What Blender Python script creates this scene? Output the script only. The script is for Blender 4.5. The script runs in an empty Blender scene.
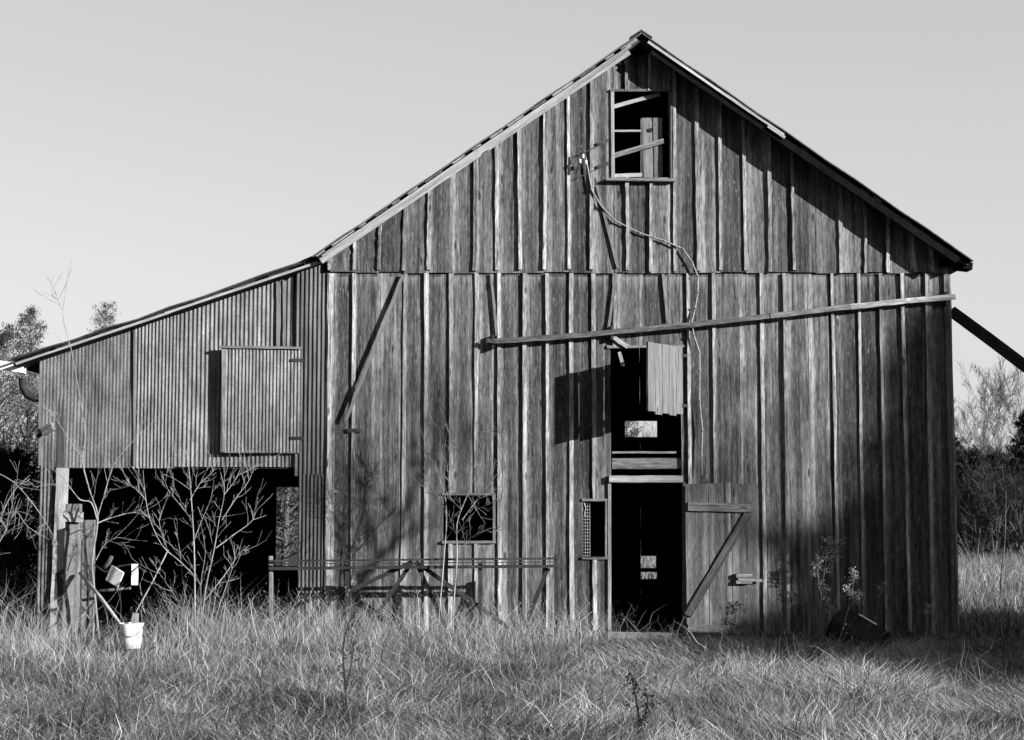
import bpy, math, random
import numpy as np
from mathutils import Vector

# ------------------------------------------------------------------ camera, world, sun, exposure
S = bpy.context.scene
COL = S.collection
F = 1600.0
PITCH = math.radians(5.0)
CAM = (0.0, -20.0, 1.6)
cd = bpy.data.cameras.new('camera'); cam = bpy.data.objects.new('camera', cd); COL.objects.link(cam)
cam.location = CAM
cam.rotation_euler = (math.radians(90) + PITCH, 0, 0)
cd.sensor_width = 36.0; cd.lens = F / 1024 * 36.0
cd.clip_start = 0.1; cd.clip_end = 3000
S.camera = cam

SUNV = Vector((1.49, -1.0, 0.508)).normalized()          # towards the sun
EL = math.asin(SUNV.z); AZ = math.atan2(SUNV.x, SUNV.y)
w = bpy.data.worlds.new('World'); S.world = w; w.use_nodes = True
nt = w.node_tree
sky = nt.nodes.new('ShaderNodeTexSky'); sky.sky_type = 'NISHITA'; sky.sun_disc = False
sky.sun_elevation = EL; sky.sun_rotation = AZ
sky.air_density = 0.8; sky.dust_density = 1.0; sky.ozone_density = 1.0
sep = nt.nodes.new('ShaderNodeSeparateColor')
cmb = nt.nodes.new('ShaderNodeCombineColor')
bg = nt.nodes['Background']; bg.inputs['Strength'].default_value = 0.05
nt.links.new(sky.outputs[0], sep.inputs[0])
for i in range(3): nt.links.new(sep.outputs[2], cmb.inputs[i])   # black-and-white film, blue-sensitive
# thin bright haze towards the horizon, darker overhead
tcw = nt.nodes.new('ShaderNodeTexCoord'); sxyz = nt.nodes.new('ShaderNodeSeparateXYZ'); nt.links.new(tcw.outputs['Generated'], sxyz.inputs[0])
hz = nt.nodes.new('ShaderNodeValToRGB'); el_ = hz.color_ramp.elements
for p_, c_ in ((.06, 5.6), (.14, 5.35), (.30, 4.0), (.6, 1.8), (1.0, 1.2)):
    e_ = el_[0] if p_ == .06 else el_[1] if p_ == 1.0 else el_.new(p_)
    e_.position = p_; e_.color = (c_ / 6, c_ / 6, c_ / 6, 1)
nt.links.new(sxyz.outputs['Z'], hz.inputs[0])
hs = nt.nodes.new('ShaderNodeVectorMath'); hs.operation = 'SCALE'; hs.inputs['Scale'].default_value = 6.0; nt.links.new(hz.outputs[0], hs.inputs[0])
mxw = nt.nodes.new('ShaderNodeMixRGB'); mxw.inputs[0].default_value = .65
nt.links.new(cmb.outputs[0], mxw.inputs[1]); nt.links.new(hs.outputs[0], mxw.inputs[2]); nt.links.new(mxw.outputs[0], bg.inputs['Color'])

sd = bpy.data.lights.new('sun', 'SUN'); sd.energy = 5.0; sd.angle = math.radians(0.5); sd.color = (1, 1, 1)
so = bpy.data.objects.new('sun', sd); COL.objects.link(so)
so.rotation_euler = (-SUNV).to_track_quat('-Z', 'Y').to_euler(); so.location = SUNV * 60
S.view_settings.view_transform = 'Standard'; S.view_settings.look = 'None'
S.view_settings.exposure = 1.55; S.view_settings.gamma = 1.0; S.view_settings.use_curve_mapping = False

# ------------------------------------------------------------------ helpers
CP, SP = math.cos(PITCH), math.sin(PITCH)
def W(px, py, Y=0.0):
    u = (px - 512) / F; v = (370 - py) / F
    dy = CP - v * SP; dz = SP + v * CP
    t = (Y - CAM[1]) / dy
    return CAM[0] + u * t, CAM[2] + dz * t
def P(px, py, Y=0.0):
    x, z = W(px, py, Y); return Vector((x, Y, z))
def wx(px, py=400, Y=0.0): return W(px, py, Y)[0]
def wz(py, Y=0.0): return W(512, py, Y)[1]
R = random.Random(7)
NR = np.random.default_rng(11)

class MB:
    """collects faces with grain coordinates and one random tone per piece"""
    def __init__(s): s.v = []; s.f = []; s.g = []; s.r = []; s.e = []
    def add(s, vs, fs, gs=None, rnd=None, es=None):
        o = len(s.v); rnd = R.random() if rnd is None else rnd
        s.v += [tuple(v) for v in vs]; s.f += [tuple(i + o for i in f) for f in fs]
        s.g += [tuple(g) for g in (gs if gs is not None else vs)]; s.r += [rnd] * len(vs); s.e += es if es is not None else [1.0] * len(vs)
    def bar(s, p0, p1, wd, th, side=None, segs=6, jit=0.0, rnd=None, off=None):
        """board from p0 to p1; wd along side, th along the remaining axis"""
        p0 = Vector(p0); p1 = Vector(p1); ax = (p1 - p0); L = ax.length; ax.normalize()
        side = Vector(side) if side is not None else Vector((1, 0, 0))
        side = (side - ax * side.dot(ax)).normalized(); nrm = ax.cross(side)
        off = off or (R.uniform(0, 50), R.uniform(0, 50), R.uniform(0, 50))
        vs = []; gs = []
        for k in range(segs + 1):
            t = k / segs; c = p0.lerp(p1, t)
            for a, b in ((-1, -1), (1, -1), (1, 1), (-1, 1)):
                ja = R.uniform(-jit, jit); jb = R.uniform(-jit, jit)
                vs.append(c + side * (a * wd / 2 + ja) + nrm * (b * th / 2 + jb))
                gs.append((a * wd / 2 + off[0], b * th / 2 + off[1], t * L + off[2]))
        fs = [(3, 2, 1, 0), tuple(segs * 4 + i for i in range(4))]
        for k in range(segs):
            for i in range(4):
                j = (i + 1) % 4
                fs.append((k * 4 + i, k * 4 + j, k * 4 + 4 + j, k * 4 + 4 + i))
        s.add(vs, fs, gs, rnd)
    def vboard(s, x0, x1, z0, z0b, za, zb, y0, th, segs=6, jit=0.002, rnd=None):
        """upright board between x0 and x1, sloping top za (at x0) to zb (at x1); y0 is its back"""
        off = (R.uniform(0, 50), R.uniform(0, 50), R.uniform(0, 50))
        cup = R.uniform(-.003, .003)
        vs = []; gs = []; es = []
        for k in range(segs + 1):
            t = k / segs
            dy = R.uniform(-jit, jit)
            for a in range(4):
                left = a in (0, 3); x = x0 if left else x1
                z = (z0 + (za - z0) * t) if left else (z0b + (zb - z0b) * t)
                y = y0 - (th if a in (0, 1) else 0) + dy + (cup if left else -cup)
                vs.append((x + R.uniform(-jit, jit), y, z)); gs.append((x - x0 + off[0], y - y0 + off[1], z + off[2])); es.append(-1.0 if left else 1.0)
        fs = [(3, 2, 1, 0), tuple(segs * 4 + i for i in range(4))]
        for k in range(segs):
            for i in range(4):
                j = (i + 1) % 4
                fs.append((k * 4 + i, k * 4 + j, k * 4 + 4 + j, k * 4 + 4 + i))
        s.add(vs, fs, gs, rnd, es)
    def box(s, x0, x1, y0, y1, z0, z1, rnd=None):
        s.bar(((x0 + x1) / 2, (y0 + y1) / 2, z0), ((x0 + x1) / 2, (y0 + y1) / 2, z1), abs(x1 - x0), abs(y1 - y0), (1, 0, 0), 1, 0, rnd)
    def tube(s, pts, rad, sides=6, rnd=None, cap=True):
        pts = [Vector(p) for p in pts]; n = len(pts)
        if not hasattr(rad, '__len__'): rad = [rad] * n
        vs = []; gs = []; L = 0; off = R.uniform(0, 40)
        ref = Vector((.31, .87, .38))
        for k in range(n):
            d = (pts[min(k + 1, n - 1)] - pts[max(k - 1, 0)]).normalized()
            if abs(d.dot(ref)) > .95: ref = Vector((.9, .1, .4))
            a = d.cross(ref).normalized(); b = d.cross(a)
            if k: L += (pts[k] - pts[k - 1]).length
            for i in range(sides):
                th = 2 * math.pi * i / sides
                vs.append(pts[k] + (a * math.cos(th) + b * math.sin(th)) * rad[k])
                gs.append((math.cos(th) * rad[k] + off, math.sin(th) * rad[k] + off, L + off))
        fs = []
        for k in range(n - 1):
            for i in range(sides):
                j = (i + 1) % sides
                fs.append((k * sides + i, k * sides + j, (k + 1) * sides + j, (k + 1) * sides + i))
        if cap: fs += [tuple(reversed(range(sides))), tuple((n - 1) * sides + i for i in range(sides))]
        s.add(vs, fs, gs, rnd)

ORG = {}
def link_mesh(name, me, mat, parent):
    o = bpy.data.objects.new(name, me); COL.objects.link(o)
    me.materials.append(mat)
    if parent is not None:
        o.parent = parent; ORG[o.name] = ORG[parent.name]
    return o
def obj(name, mb, mat, parent=None, origin=None, smooth=False):
    org = np.array(ORG[parent.name] if parent is not None else (origin or (0, 0, 0)), dtype=float)
    me = bpy.data.meshes.new(name)
    v = np.array(mb.v, dtype=float) - org
    me.from_pydata(v.tolist(), [], mb.f)
    a = me.attributes.new('gco', 'FLOAT_VECTOR', 'POINT'); a.data.foreach_set('vector', np.array(mb.g, dtype=np.float32).ravel())
    a = me.attributes.new('rnd', 'FLOAT', 'POINT'); a.data.foreach_set('value', np.array(mb.r, dtype=np.float32))
    a = me.attributes.new('edge', 'FLOAT', 'POINT'); a.data.foreach_set('value', np.array(mb.e, dtype=np.float32))
    if smooth: me.polygons.foreach_set('use_smooth', [True] * len(me.polygons))
    me.update()
    o = link_mesh(name, me, mat, parent)
    if parent is None:
        o.location = tuple(org); ORG[o.name] = tuple(org)
    return o
def npobj(name, v, faces3, faces4, rnd, mat, parent=None, origin=(0, 0, 0)):
    org = np.array(ORG[parent.name] if parent is not None else origin, dtype=float)
    me = bpy.data.meshes.new(name)
    v = (v - org).astype(np.float32)
    n3 = 0 if faces3 is None else len(faces3); n4 = 0 if faces4 is None else len(faces4)
    loops = np.concatenate([x.ravel() for x in (faces4, faces3) if x is not None]).astype(np.int32)
    tot = np.concatenate([np.full(n4, 4), np.full(n3, 3)]).astype(np.int32)
    st = np.concatenate([[0], np.cumsum(tot)[:-1]]).astype(np.int32)
    me.vertices.add(len(v)); me.vertices.foreach_set('co', v.ravel())
    me.loops.add(len(loops)); me.loops.foreach_set('vertex_index', loops)
    me.polygons.add(len(tot)); me.polygons.foreach_set('loop_start', st)
    a = me.attributes.new('rnd', 'FLOAT', 'POINT'); a.data.foreach_set('value', rnd.astype(np.float32))
    me.update(calc_edges=True); me.validate()
    o = link_mesh(name, me, mat, parent)
    if parent is None:
        o.location = tuple(org); ORG[o.name] = tuple(org)
    return o
def thing(name, label, cat, loc=(0, 0, 0), group=None):
    o = bpy.data.objects.new(name, None); COL.objects.link(o); o.location = loc
    o.empty_display_size = .2
    ORG[o.name] = tuple(loc); tag(o, label, cat, group); return o
def tag(o, label, cat, group=None, kind=None):
    if label: o['label'] = label
    if cat: o['category'] = cat
    if group: o['group'] = group
    if kind: o['kind'] = kind
    return o

# ------------------------------------------------------------------ materials (a monochrome world)
def newmat(name):
    m = bpy.data.materials.new(name); m.use_nodes = True
    return m, m.node_tree, m.node_tree.nodes['Principled BSDF']
def N(nt, t, **k):
    n = nt.nodes.new(t)
    for a, b in k.items(): setattr(n, a, b)
    return n
def ramp(nt, src, stops):
    r = N(nt, 'ShaderNodeValToRGB'); e = r.color_ramp.elements
    while len(e) < len(stops): e.new(.5)
    for i, (p, c) in enumerate(stops): e[i].position = p; e[i].color = (c, c, c, 1)
    nt.links.new(src, r.inputs[0]); return r.outputs[0]
def math_(nt, op, a, b=None):
    n = N(nt, 'ShaderNodeMath', operation=op)
    for i, x in enumerate((a, b)):
        if x is None: continue
        if isinstance(x, (int, float)): n.inputs[i].default_value = x
        else: nt.links.new(x, n.inputs[i])
    return n.outputs[0]
def noise(nt, vec, scale, detail=4, rough=.55):
    mp = N(nt, 'ShaderNodeMapping'); mp.inputs['Scale'].default_value = scale
    nt.links.new(vec, mp.inputs[0])
    n = N(nt, 'ShaderNodeTexNoise'); n.inputs['Scale'].default_value = 1; n.inputs['Detail'].default_value = detail; n.inputs['Roughness'].default_value = rough
    nt.links.new(mp.outputs[0], n.inputs['Vector']); return n.outputs['Fac']
def wood(name, lo, hi, vary=.5, rough=.85, bump=.5, bleach=False):
    lo *= .5; hi *= .5
    m, nt, b = newmat(name)
    g = N(nt, 'ShaderNodeAttribute', attribute_name='gco'); r = N(nt, 'ShaderNodeAttribute', attribute_name='rnd')
    V = g.outputs['Vector']
    n1 = noise(nt, V, (30, 30, .8), 6, .66)        # broad grain streaks
    n2 = noise(nt, V, (130, 130, 9), 5, .7)        # fibre
    n3 = noise(nt, V, (11, 11, .5), 4, .62)        # weather blotches, long
    n4 = noise(nt, V, (75, 75, 9), 4, .72)         # flecks
    n5 = noise(nt, V, (22, 22, 6), 3, .6)          # worn patches
    s = math_(nt, 'ADD', math_(nt, 'MULTIPLY', n1, .26), math_(nt, 'MULTIPLY', n2, .36))
    s = math_(nt, 'ADD', s, math_(nt, 'MULTIPLY', n3, .22))
    s = math_(nt, 'ADD', s, math_(nt, 'MULTIPLY', n5, .16))
    c1 = ramp(nt, s, [(.35, lo * .5), (.43, lo), (.51, lo * .62 + hi * .28), (.58, hi * .66), (.66, hi * 1.1)])
    fl = ramp(nt, n4, [(.58, 0.0), (.70, 1.0)])
    dk = ramp(nt, n1, [(.28, 0.25), (.42, 1.0)])
    tone = math_(nt, 'ADD', math_(nt, 'MULTIPLY', r.outputs['Fac'], vary), 1 - vary / 2)
    # boards weather from their edges: the heart of each stays darker, in ragged flames; knots here and there
    ed = math_(nt, 'ABSOLUTE', N(nt, 'ShaderNodeAttribute', attribute_name='edge').outputs['Fac'])
    hw_ = math_(nt, 'ADD', ed, math_(nt, 'MULTIPLY', math_(nt, 'SUBTRACT', n3, .5), 2.3))
    core = ramp(nt, hw_, [(.15, .66), (.6, .92), (1.0, 1.4)])
    vm = N(nt, 'ShaderNodeMapping'); vm.inputs['Scale'].default_value = (6, 6, 1.6); nt.links.new(V, vm.inputs[0])
    vo = N(nt, 'ShaderNodeTexVoronoi'); vo.inputs['Scale'].default_value = 1; nt.links.new(vm.outputs[0], vo.inputs['Vector'])
    kn = ramp(nt, vo.outputs['Distance'], [(.06, .25), (.10, .7), (.13, 1.25), (.2, 1.0)])
    tone = math_(nt, 'MULTIPLY', math_(nt, 'MULTIPLY', tone, core), kn)
    c = N(nt, 'ShaderNodeVectorMath', operation='SCALE'); nt.links.new(c1, c.inputs[0]); nt.links.new(math_(nt, 'MULTIPLY', tone, dk), c.inputs['Scale'])
    mx = N(nt, 'ShaderNodeMixRGB'); nt.links.new(math_(nt, 'MULTIPLY', fl, .45), mx.inputs[0]); nt.links.new(c.outputs[0], mx.inputs[1])
    mx.inputs[2].default_value = (hi * 1.25,) * 3 + (1,)
    out = mx.outputs[0]
    if bleach:      # ragged pale streaks where the upper boards have kept the heads of the lower ones dry
        z = N(nt, 'ShaderNodeSeparateXYZ'); nt.links.new(N(nt, 'ShaderNodeNewGeometry').outputs['Position'], z.inputs[0])
        n6 = noise(nt, V, (38, 38, .6), 3, .7)
        q = math_(nt, 'SUBTRACT', math_(nt, 'ADD', z.outputs['Z'], math_(nt, 'MULTIPLY', n6, .9)), 4.52 + .36)
        band = math_(nt, 'MULTIPLY', ramp(nt, math_(nt, 'MULTIPLY', q, 4.0), [(0, 0), (1, .75)]), math_(nt, 'LESS_THAN', z.outputs['Z'], 4.53))
        m2 = N(nt, 'ShaderNodeMixRGB'); nt.links.new(band, m2.inputs[0]); nt.links.new(out, m2.inputs[1]); m2.inputs[2].default_value = (hi * .8,) * 3 + (1,); out = m2.outputs[0]
    nt.links.new(out, b.inputs['Base Color'])
    b.inputs['Roughness'].default_value = rough; b.inputs['Specular IOR Level'].default_value = .2
    bp = N(nt, 'ShaderNodeBump'); bp.inputs['Strength'].default_value = bump; bp.inputs['Distance'].default_value = .012
    nt.links.new(s, bp.inputs['Height']); nt.links.new(bp.outputs[0], b.inputs['Normal'])
    return m
def plain(name, lo, hi, scale=(6, 6, 6), rough=.8, metal=0.0, vary=.3, bump=.0, spec=.3, attr=True, rust=False):
    if hi < .5: lo *= .5; hi *= .5
    m, nt, b = newmat(name)
    if attr:
        V = N(nt, 'ShaderNodeAttribute', attribute_name='gco').outputs['Vector']
    else:
        V = N(nt, 'ShaderNodeTexCoord').outputs['Object']
    r = N(nt, 'ShaderNodeAttribute', attribute_name='rnd')
    n = noise(nt, V, scale, 5, .65)
    c1 = ramp(nt, n, [(.35, lo), (.65, hi)])
    tone = math_(nt, 'ADD', math_(nt, 'MULTIPLY', r.outputs['Fac'], vary), 1 - vary / 2)
    c = N(nt, 'ShaderNodeVectorMath', operation='SCALE'); nt.links.new(c1, c.inputs[0]); nt.links.new(tone, c.inputs['Scale'])
    out = c.outputs[0]
    if rust:        # rust runs and pale scoured patches
        ns = noise(nt, V, (16, 16, .9), 4, .7); n2 = noise(nt, V, (3.2, 3.2, 2.2), 4, .6); n3 = noise(nt, V, (60, 60, 40), 3, .7)
        k = math_(nt, 'MULTIPLY', math_(nt, 'MULTIPLY', ramp(nt, ns, [(.30, .5), (.46, 1.0), (.70, 1.2)]), ramp(nt, n2, [(.36, .85), (.5, 1.0), (.64, 1.15)])), ramp(nt, n3, [(.3, .6), (.5, 1.0), (.7, 1.4)]))
        c2 = N(nt, 'ShaderNodeVectorMath', operation='SCALE'); nt.links.new(out, c2.inputs[0]); nt.links.new(k, c2.inputs['Scale']); out = c2.outputs[0]
    nt.links.new(out, b.inputs['Base Color'])
    b.inputs['Roughness'].default_value = rough; b.inputs['Metallic'].default_value = metal; b.inputs['Specular IOR Level'].default_value = spec
    if bump:
        bp = N(nt, 'ShaderNodeBump'); bp.inputs['Strength'].default_value = bump; bp.inputs['Distance'].default_value = .01
        nt.links.new(n, bp.inputs['Height']); nt.links.new(bp.outputs[0], b.inputs['Normal'])
    return m
def leafy(name, lo, hi, trans=.25):
    lo *= .5; hi *= .5
    m, nt, b = newmat(name)
    r = N(nt, 'ShaderNodeAttribute', attribute_name='rnd')
    c = ramp(nt, r.outputs['Fac'], [(0, lo), (.75, (lo + hi) / 2), (1, hi)])
    d = N(nt, 'ShaderNodeBsdfDiffuse'); t = N(nt, 'ShaderNodeBsdfTranslucent'); mx = N(nt, 'ShaderNodeMixShader'); mx.inputs[0].default_value = trans
    nt.links.new(c, d.inputs[0]); nt.links.new(c, t.inputs[0]); nt.links.new(d.outputs[0], mx.inputs[1]); nt.links.new(t.outputs[0], mx.inputs[2])
    nt.links.new(mx.outputs[0], nt.nodes['Material Output'].inputs[0]); return m

M_SIDING = wood('weathered_siding', .046, .47, 1.15, bump=.7, bleach=True)
M_BATTEN = wood('weathered_batten', .08, .38, .5)
M_PALE = wood('bleached_timber', .19, .55, .45)
M_HATCH = wood('hatch_planks', .10, .25, .3)
M_DOOR = wood('door_planks', .10, .42, .4)
M_BRACE = wood('door_brace', .03, .15, .3)
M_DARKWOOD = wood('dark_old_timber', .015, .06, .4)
M_INNER = wood('interior_timber', .03, .10, .4)  # tone kept very dark so the inside reads as deep shade
M_EAVESHADE = plain('eave_shade_tone', .006, .014, spec=.03, rough=1.0)  # near-black colour imitating the shade under the right eave
M_POST = wood('silvered_post', .2, .55, .6)
M_METAL = plain('galvanised_sheet', .10, .23, (9, 9, 2.6), .7, .1, .6, rust=True)
M_METAL2 = plain('stained_sheet', .05, .15, (12, 12, 1.0), .7, .1, .35, rust=True)
M_ROOF = plain('roof_sheet', .07, .25, (5, 5, 5), .6, .2, .3)
M_IRON = plain('rusty_iron', .012, .05, (20, 20, 8), .75, .2, .3)
M_RAIL = wood('track_timber', .04, .32, .9)
M_WHITE = plain('white_plastic', .5, .62, (9, 9, 9), .5, 0, .1)
M_PAPER = plain('white_board', .50, .6, (8, 8, 8), .7, 0, .1)
M_BARREL = plain('barrel_steel', .008, .03, (8, 8, 8), .5, .3, .2)
M_WIRE = plain('old_cable', .18, .45, (30, 30, 30), .7, 0, .3)
M_BARK = plain('pale_bark', .22, .499, (40, 40, 6), .85, 0, .5)
M_BARKD = plain('grey_bark', .08, .20, (20, 20, 4), .9, 0, .5)
M_STEM = plain('dead_stem', .012, .04, (40, 40, 40), .9, 0, .6)
M_FLUFF = leafy('seed_fluff', .25, .9, .3)
M_DEADLEAF = leafy('dead_leaf', .02, .07, .2)
M_GRASS = leafy('dry_grass', .012, .92, .12)
M_STRAW = leafy('straw', .05, .95, .12)
M_CEDAR = leafy('cedar_needles', .05, .24, .2)
M_CEDARD = leafy('dark_cedar_needles', .012, .055, .2)
M_PALEBARK = plain('pale_far_bark', .18, .40, (20, 20, 4), .9, 0, .5)
M_BRUSH = plain('brush_bark', .05, .15, (20, 20, 4), .9, 0, .5)
M_CEDARM = leafy('field_cedar_needles', .02, .13, .2)
M_GROUND = plain('soil', .03, .09, (3, 3, 3), .95, 0, 0, .3, .1, attr=False)
M_FLOOR = plain('barn_earth', .012, .03, (3, 3, 3), .95, 0, 0, .2, .1, attr=False)  # floor colour lowered so the doorway stays black

# ------------------------------------------------------------------ ground
_ph = NR.uniform(0, 6.28, (8, 2)); _fr = NR.uniform(.5, 2.2, (8, 2)) * NR.choice([-1, 1], (8, 2))
def fld(x, y, sc=1.0, k0=0, k1=8):
    s = 0
    for k in range(k0, k1): s = s + np.sin(x * _fr[k, 0] * sc + _ph[k, 0] + 1.3 * np.sin(y * _fr[k, 1] * sc * .7 + _ph[k, 1])) * np.cos(y * _fr[k, 1] * sc + _ph[k, 1])
    return s / math.sqrt(k1 - k0)
def gz(x, y):
    near = np.clip((-y - .3) / 2.0, 0, 1)
    far = np.clip((y - 2) / 20, 0, 1)
    return (fld(x, y, .8) * .05 + fld(x * 2.3 + 3, y * 2.3, .9, 1, 6) * .045) * near + far * (.12 * fld(x * .15, y * .15, 1) ) - .02
def grid(name, xs, ys, mat):
    X, Y = np.meshgrid(xs, ys); Z = gz(X, Y)
    v = np.stack([X, Y, Z], -1).reshape(-1, 3); nx, ny = len(xs), len(ys)
    i = (np.arange(ny - 1)[:, None] * nx + np.arange(nx - 1)[None]).ravel()
    f = np.stack([i, i + 1, i + nx + 1, i + nx], -1)
    return npobj(name, v, None, f, np.full(len(v), .5), mat)
xs = np.concatenate([np.linspace(-900, -40, 14), np.linspace(-36, -9, 18), np.linspace(-8.8, 9, 120), np.linspace(10, 40, 18), np.linspace(60, 900, 14)])
ys = np.concatenate([np.linspace(-300, -24, 8), np.linspace(-20, 0.5, 130), np.linspace(1, 60, 40), np.linspace(75, 1500, 16)])
tag(grid('ground', xs, ys, M_GROUND), 'bare soil under the dry grass', None, None, 'structure')

# ------------------------------------------------------------------ barn
XL, XR = wx(330, 300), wx(949, 300)
DEP = 9.0
OV = -.32
barn = thing('barn', 'weathered board and batten gabled barn with a corrugated lean-to', 'barn', (1.6, 0, 0))
# roof lines at the overhang plane, top of the metal
AX, AZt = W(641, 31, OV); LX, LZ = W(313, 254, OV); RX, RZ = W(973, 258.5, OV)
def ztop(x):
    return AZt + (x - AX) * ((LZ - AZt) / (LX - AX) if x < AX else (RZ - AZt) / (RX - AX))
def zund(x): return ztop(x) - .115
Z1 = wz(270.5)
def cols(edges, holes, z0f, topf, y0, th, mb, zj=0.0, gap=.002):
    for i in range(len(edges) - 1):
        a, b = edges[i] + gap, edges[i + 1] - gap
        rnd = R.random(); cuts = sorted({a, b} | {h[k] for h in holes for k in (0, 2) if a < h[k] < b})
        for x0, x1 in zip(cuts[:-1], cuts[1:]):
            if x1 - x0 < .004: continue
            mid = (x0 + x1) / 2
            hs = sorted([(h[1], h[3]) for h in holes if h[0] - 1e-6 < mid < h[2] + 1e-6])
            z = z0f(mid) + R.uniform(-zj, zj); dy = R.uniform(-.004, .004)
            top0, top1 = topf(x0), topf(x1)
            for h0, h1 in hs:
                if h0 > z + .02: mb.vboard(x0, x1, z, z, h0, h0, y0 + dy, th, 6, .0025, rnd)
                z = h1
            if min(top0, top1) > z + .01: mb.vboard(x0, x1, z, z, top0, top1, y0 + dy, th, 8, .0025, rnd)
def hole(x0, y0, x1, y1, Y=0):
    a = W(x0, (y0 + y1) / 2, Y)[0]; b = W(x1, (y0 + y1) / 2, Y)[0]
    return (a, wz(y1, Y), b, wz(y0, Y))
H_WIN = hole(613, 92, 669, 178); H_DOOR = hole(611, 347, 682, 633); H_SQ = hole(443, 494, 493, 541); H_NAR = hole(583, 500, 606, 557)
lowpx = [330, 351, 377, 400, 424, 448, 473, 497, 521, 544, 568, 591, 612, 640, 666, 686, 711, 737, 759, 782, 806, 832, 857, 879, 902, 925, 949]
uppx = [330, 351.5, 376, 401, 426, 449, 472, 494, 517, 541, 566, 588, 611, 624, 647, 671, 695, 717, 742, 766, 790, 811.5, 837, 861, 883, 908, 928, 949]
low = [wx(p + 3.2, 420) for p in lowpx]; up = [wx(p + 3.2, 240) for p in uppx]
low[0] = XL; low[-1] = XR; up[0] = XL; up[-1] = XR
lowholes = [H_DOOR, H_SQ, H_NAR]
mb = MB(); cols(low, lowholes, lambda x: .01, lambda x: Z1 + .05, 0.025, .025, mb, .06)
mbl = mb
mb = MB(); cols(up, [H_WIN], lambda x: Z1 - .03, lambda x: zund(x) - .002, -.008, .025, mb, .012)
mbu = mb
# battens
def battens(mb, xs, holes, z0, topf, yb, skip, nm):
    for i, x in enumerate(xs):
        if i in skip: continue
        wv = R.uniform(.032, .054); th = R.uniform(.018, .034)
        hs = sorted([(h[1], h[3]) for h in holes if h[0] - wv * .4 < x < h[2] + wv * .4]); z = z0 + R.uniform(-.01, .04)
        segs = []
        for a, b in hs: segs.append((z, a)); z = b
        segs.append((z, min(topf(x - wv / 2), topf(x + wv / 2)) - .004))
        t = R.gauss(0, .011)
        for a, b in segs:
            if b - a < .06: continue
            rr = .85 + R.random() * .75
            mb.bar((x, yb - th / 2, a), (x + t, yb - th / 2 - R.uniform(0, .006), b), wv, th, (1, 0, 0), 11, .0045, rr)
    return obj(nm, mb, M_SIDING, barn)
battens(mbl, low, lowholes, .08, lambda x: Z1 - .035, -.004, {2, 13, 14, 17, 20}, 'front_wall')
battens(mbu, up, [H_WIN], Z1 - .03, zund, -.037, {5, 12, 21}, 'gable_wall')
# loose slanted battens, each hanging from its nail under the gable
for (a, b, yo) in (((616, 274), (608, 332), -.024), ((663, 274), (668, 322), -.024), ((491, 274), (497, 336), -.028), ((597, 186), (618, 268), -.052)):
    mb = MB(); mb.bar(P(*a, yo), P(*b, yo - .008), .034, .018, (1, 0, 0), 6, .002); obj('loose_batten', mb, M_BATTEN, barn)
# the long stripped batten swinging from its top nail at the left
mb = MB(); mb.bar(P(403, 275, -.05), P(346, 420, -.085), .04, .02, (1, 0, 0), 8, .003, .6); obj('hanging_batten', mb, M_HATCH, barn)
# corner boards
mb = MB(); mb.bar((XR - .035, -.03, .1), (XR - .035, -.03, Z1 - .04), .07, .022, (1, 0, 0), 10, .003, .2); obj('corner_board', mb, M_SIDING, barn)
mb = MB(); mb.bar((XL + .03, -.02, .1), (XL + .03, -.02, Z1 - .04), .09, .022, (1, 0, 0), 10, .003, 1.3); obj('corner_board', mb, M_SIDING, barn)
# side and back walls
mb = MB()
def sidewall(mb, x, y0, y1, z1, th=.03):
    y = y0
    while y < y1 - .02:
        y2 = min(y + R.uniform(.22, .3), y1)
        mb.bar((x, (y + y2) / 2, .02), (x, (y + y2) / 2, z1), y2 - y - .001, th, (0, 1, 0), 4, .001); y = y2
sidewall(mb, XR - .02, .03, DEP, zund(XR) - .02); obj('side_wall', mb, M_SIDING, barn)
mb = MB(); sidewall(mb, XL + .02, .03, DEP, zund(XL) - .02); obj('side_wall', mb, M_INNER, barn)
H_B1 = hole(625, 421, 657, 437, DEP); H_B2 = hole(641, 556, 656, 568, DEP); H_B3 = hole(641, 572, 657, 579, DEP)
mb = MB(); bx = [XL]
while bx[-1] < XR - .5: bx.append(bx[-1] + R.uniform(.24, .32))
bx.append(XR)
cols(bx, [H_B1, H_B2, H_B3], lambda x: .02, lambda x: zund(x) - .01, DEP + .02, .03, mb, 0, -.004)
obj('back_wall', mb, M_INNER, barn)
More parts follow.
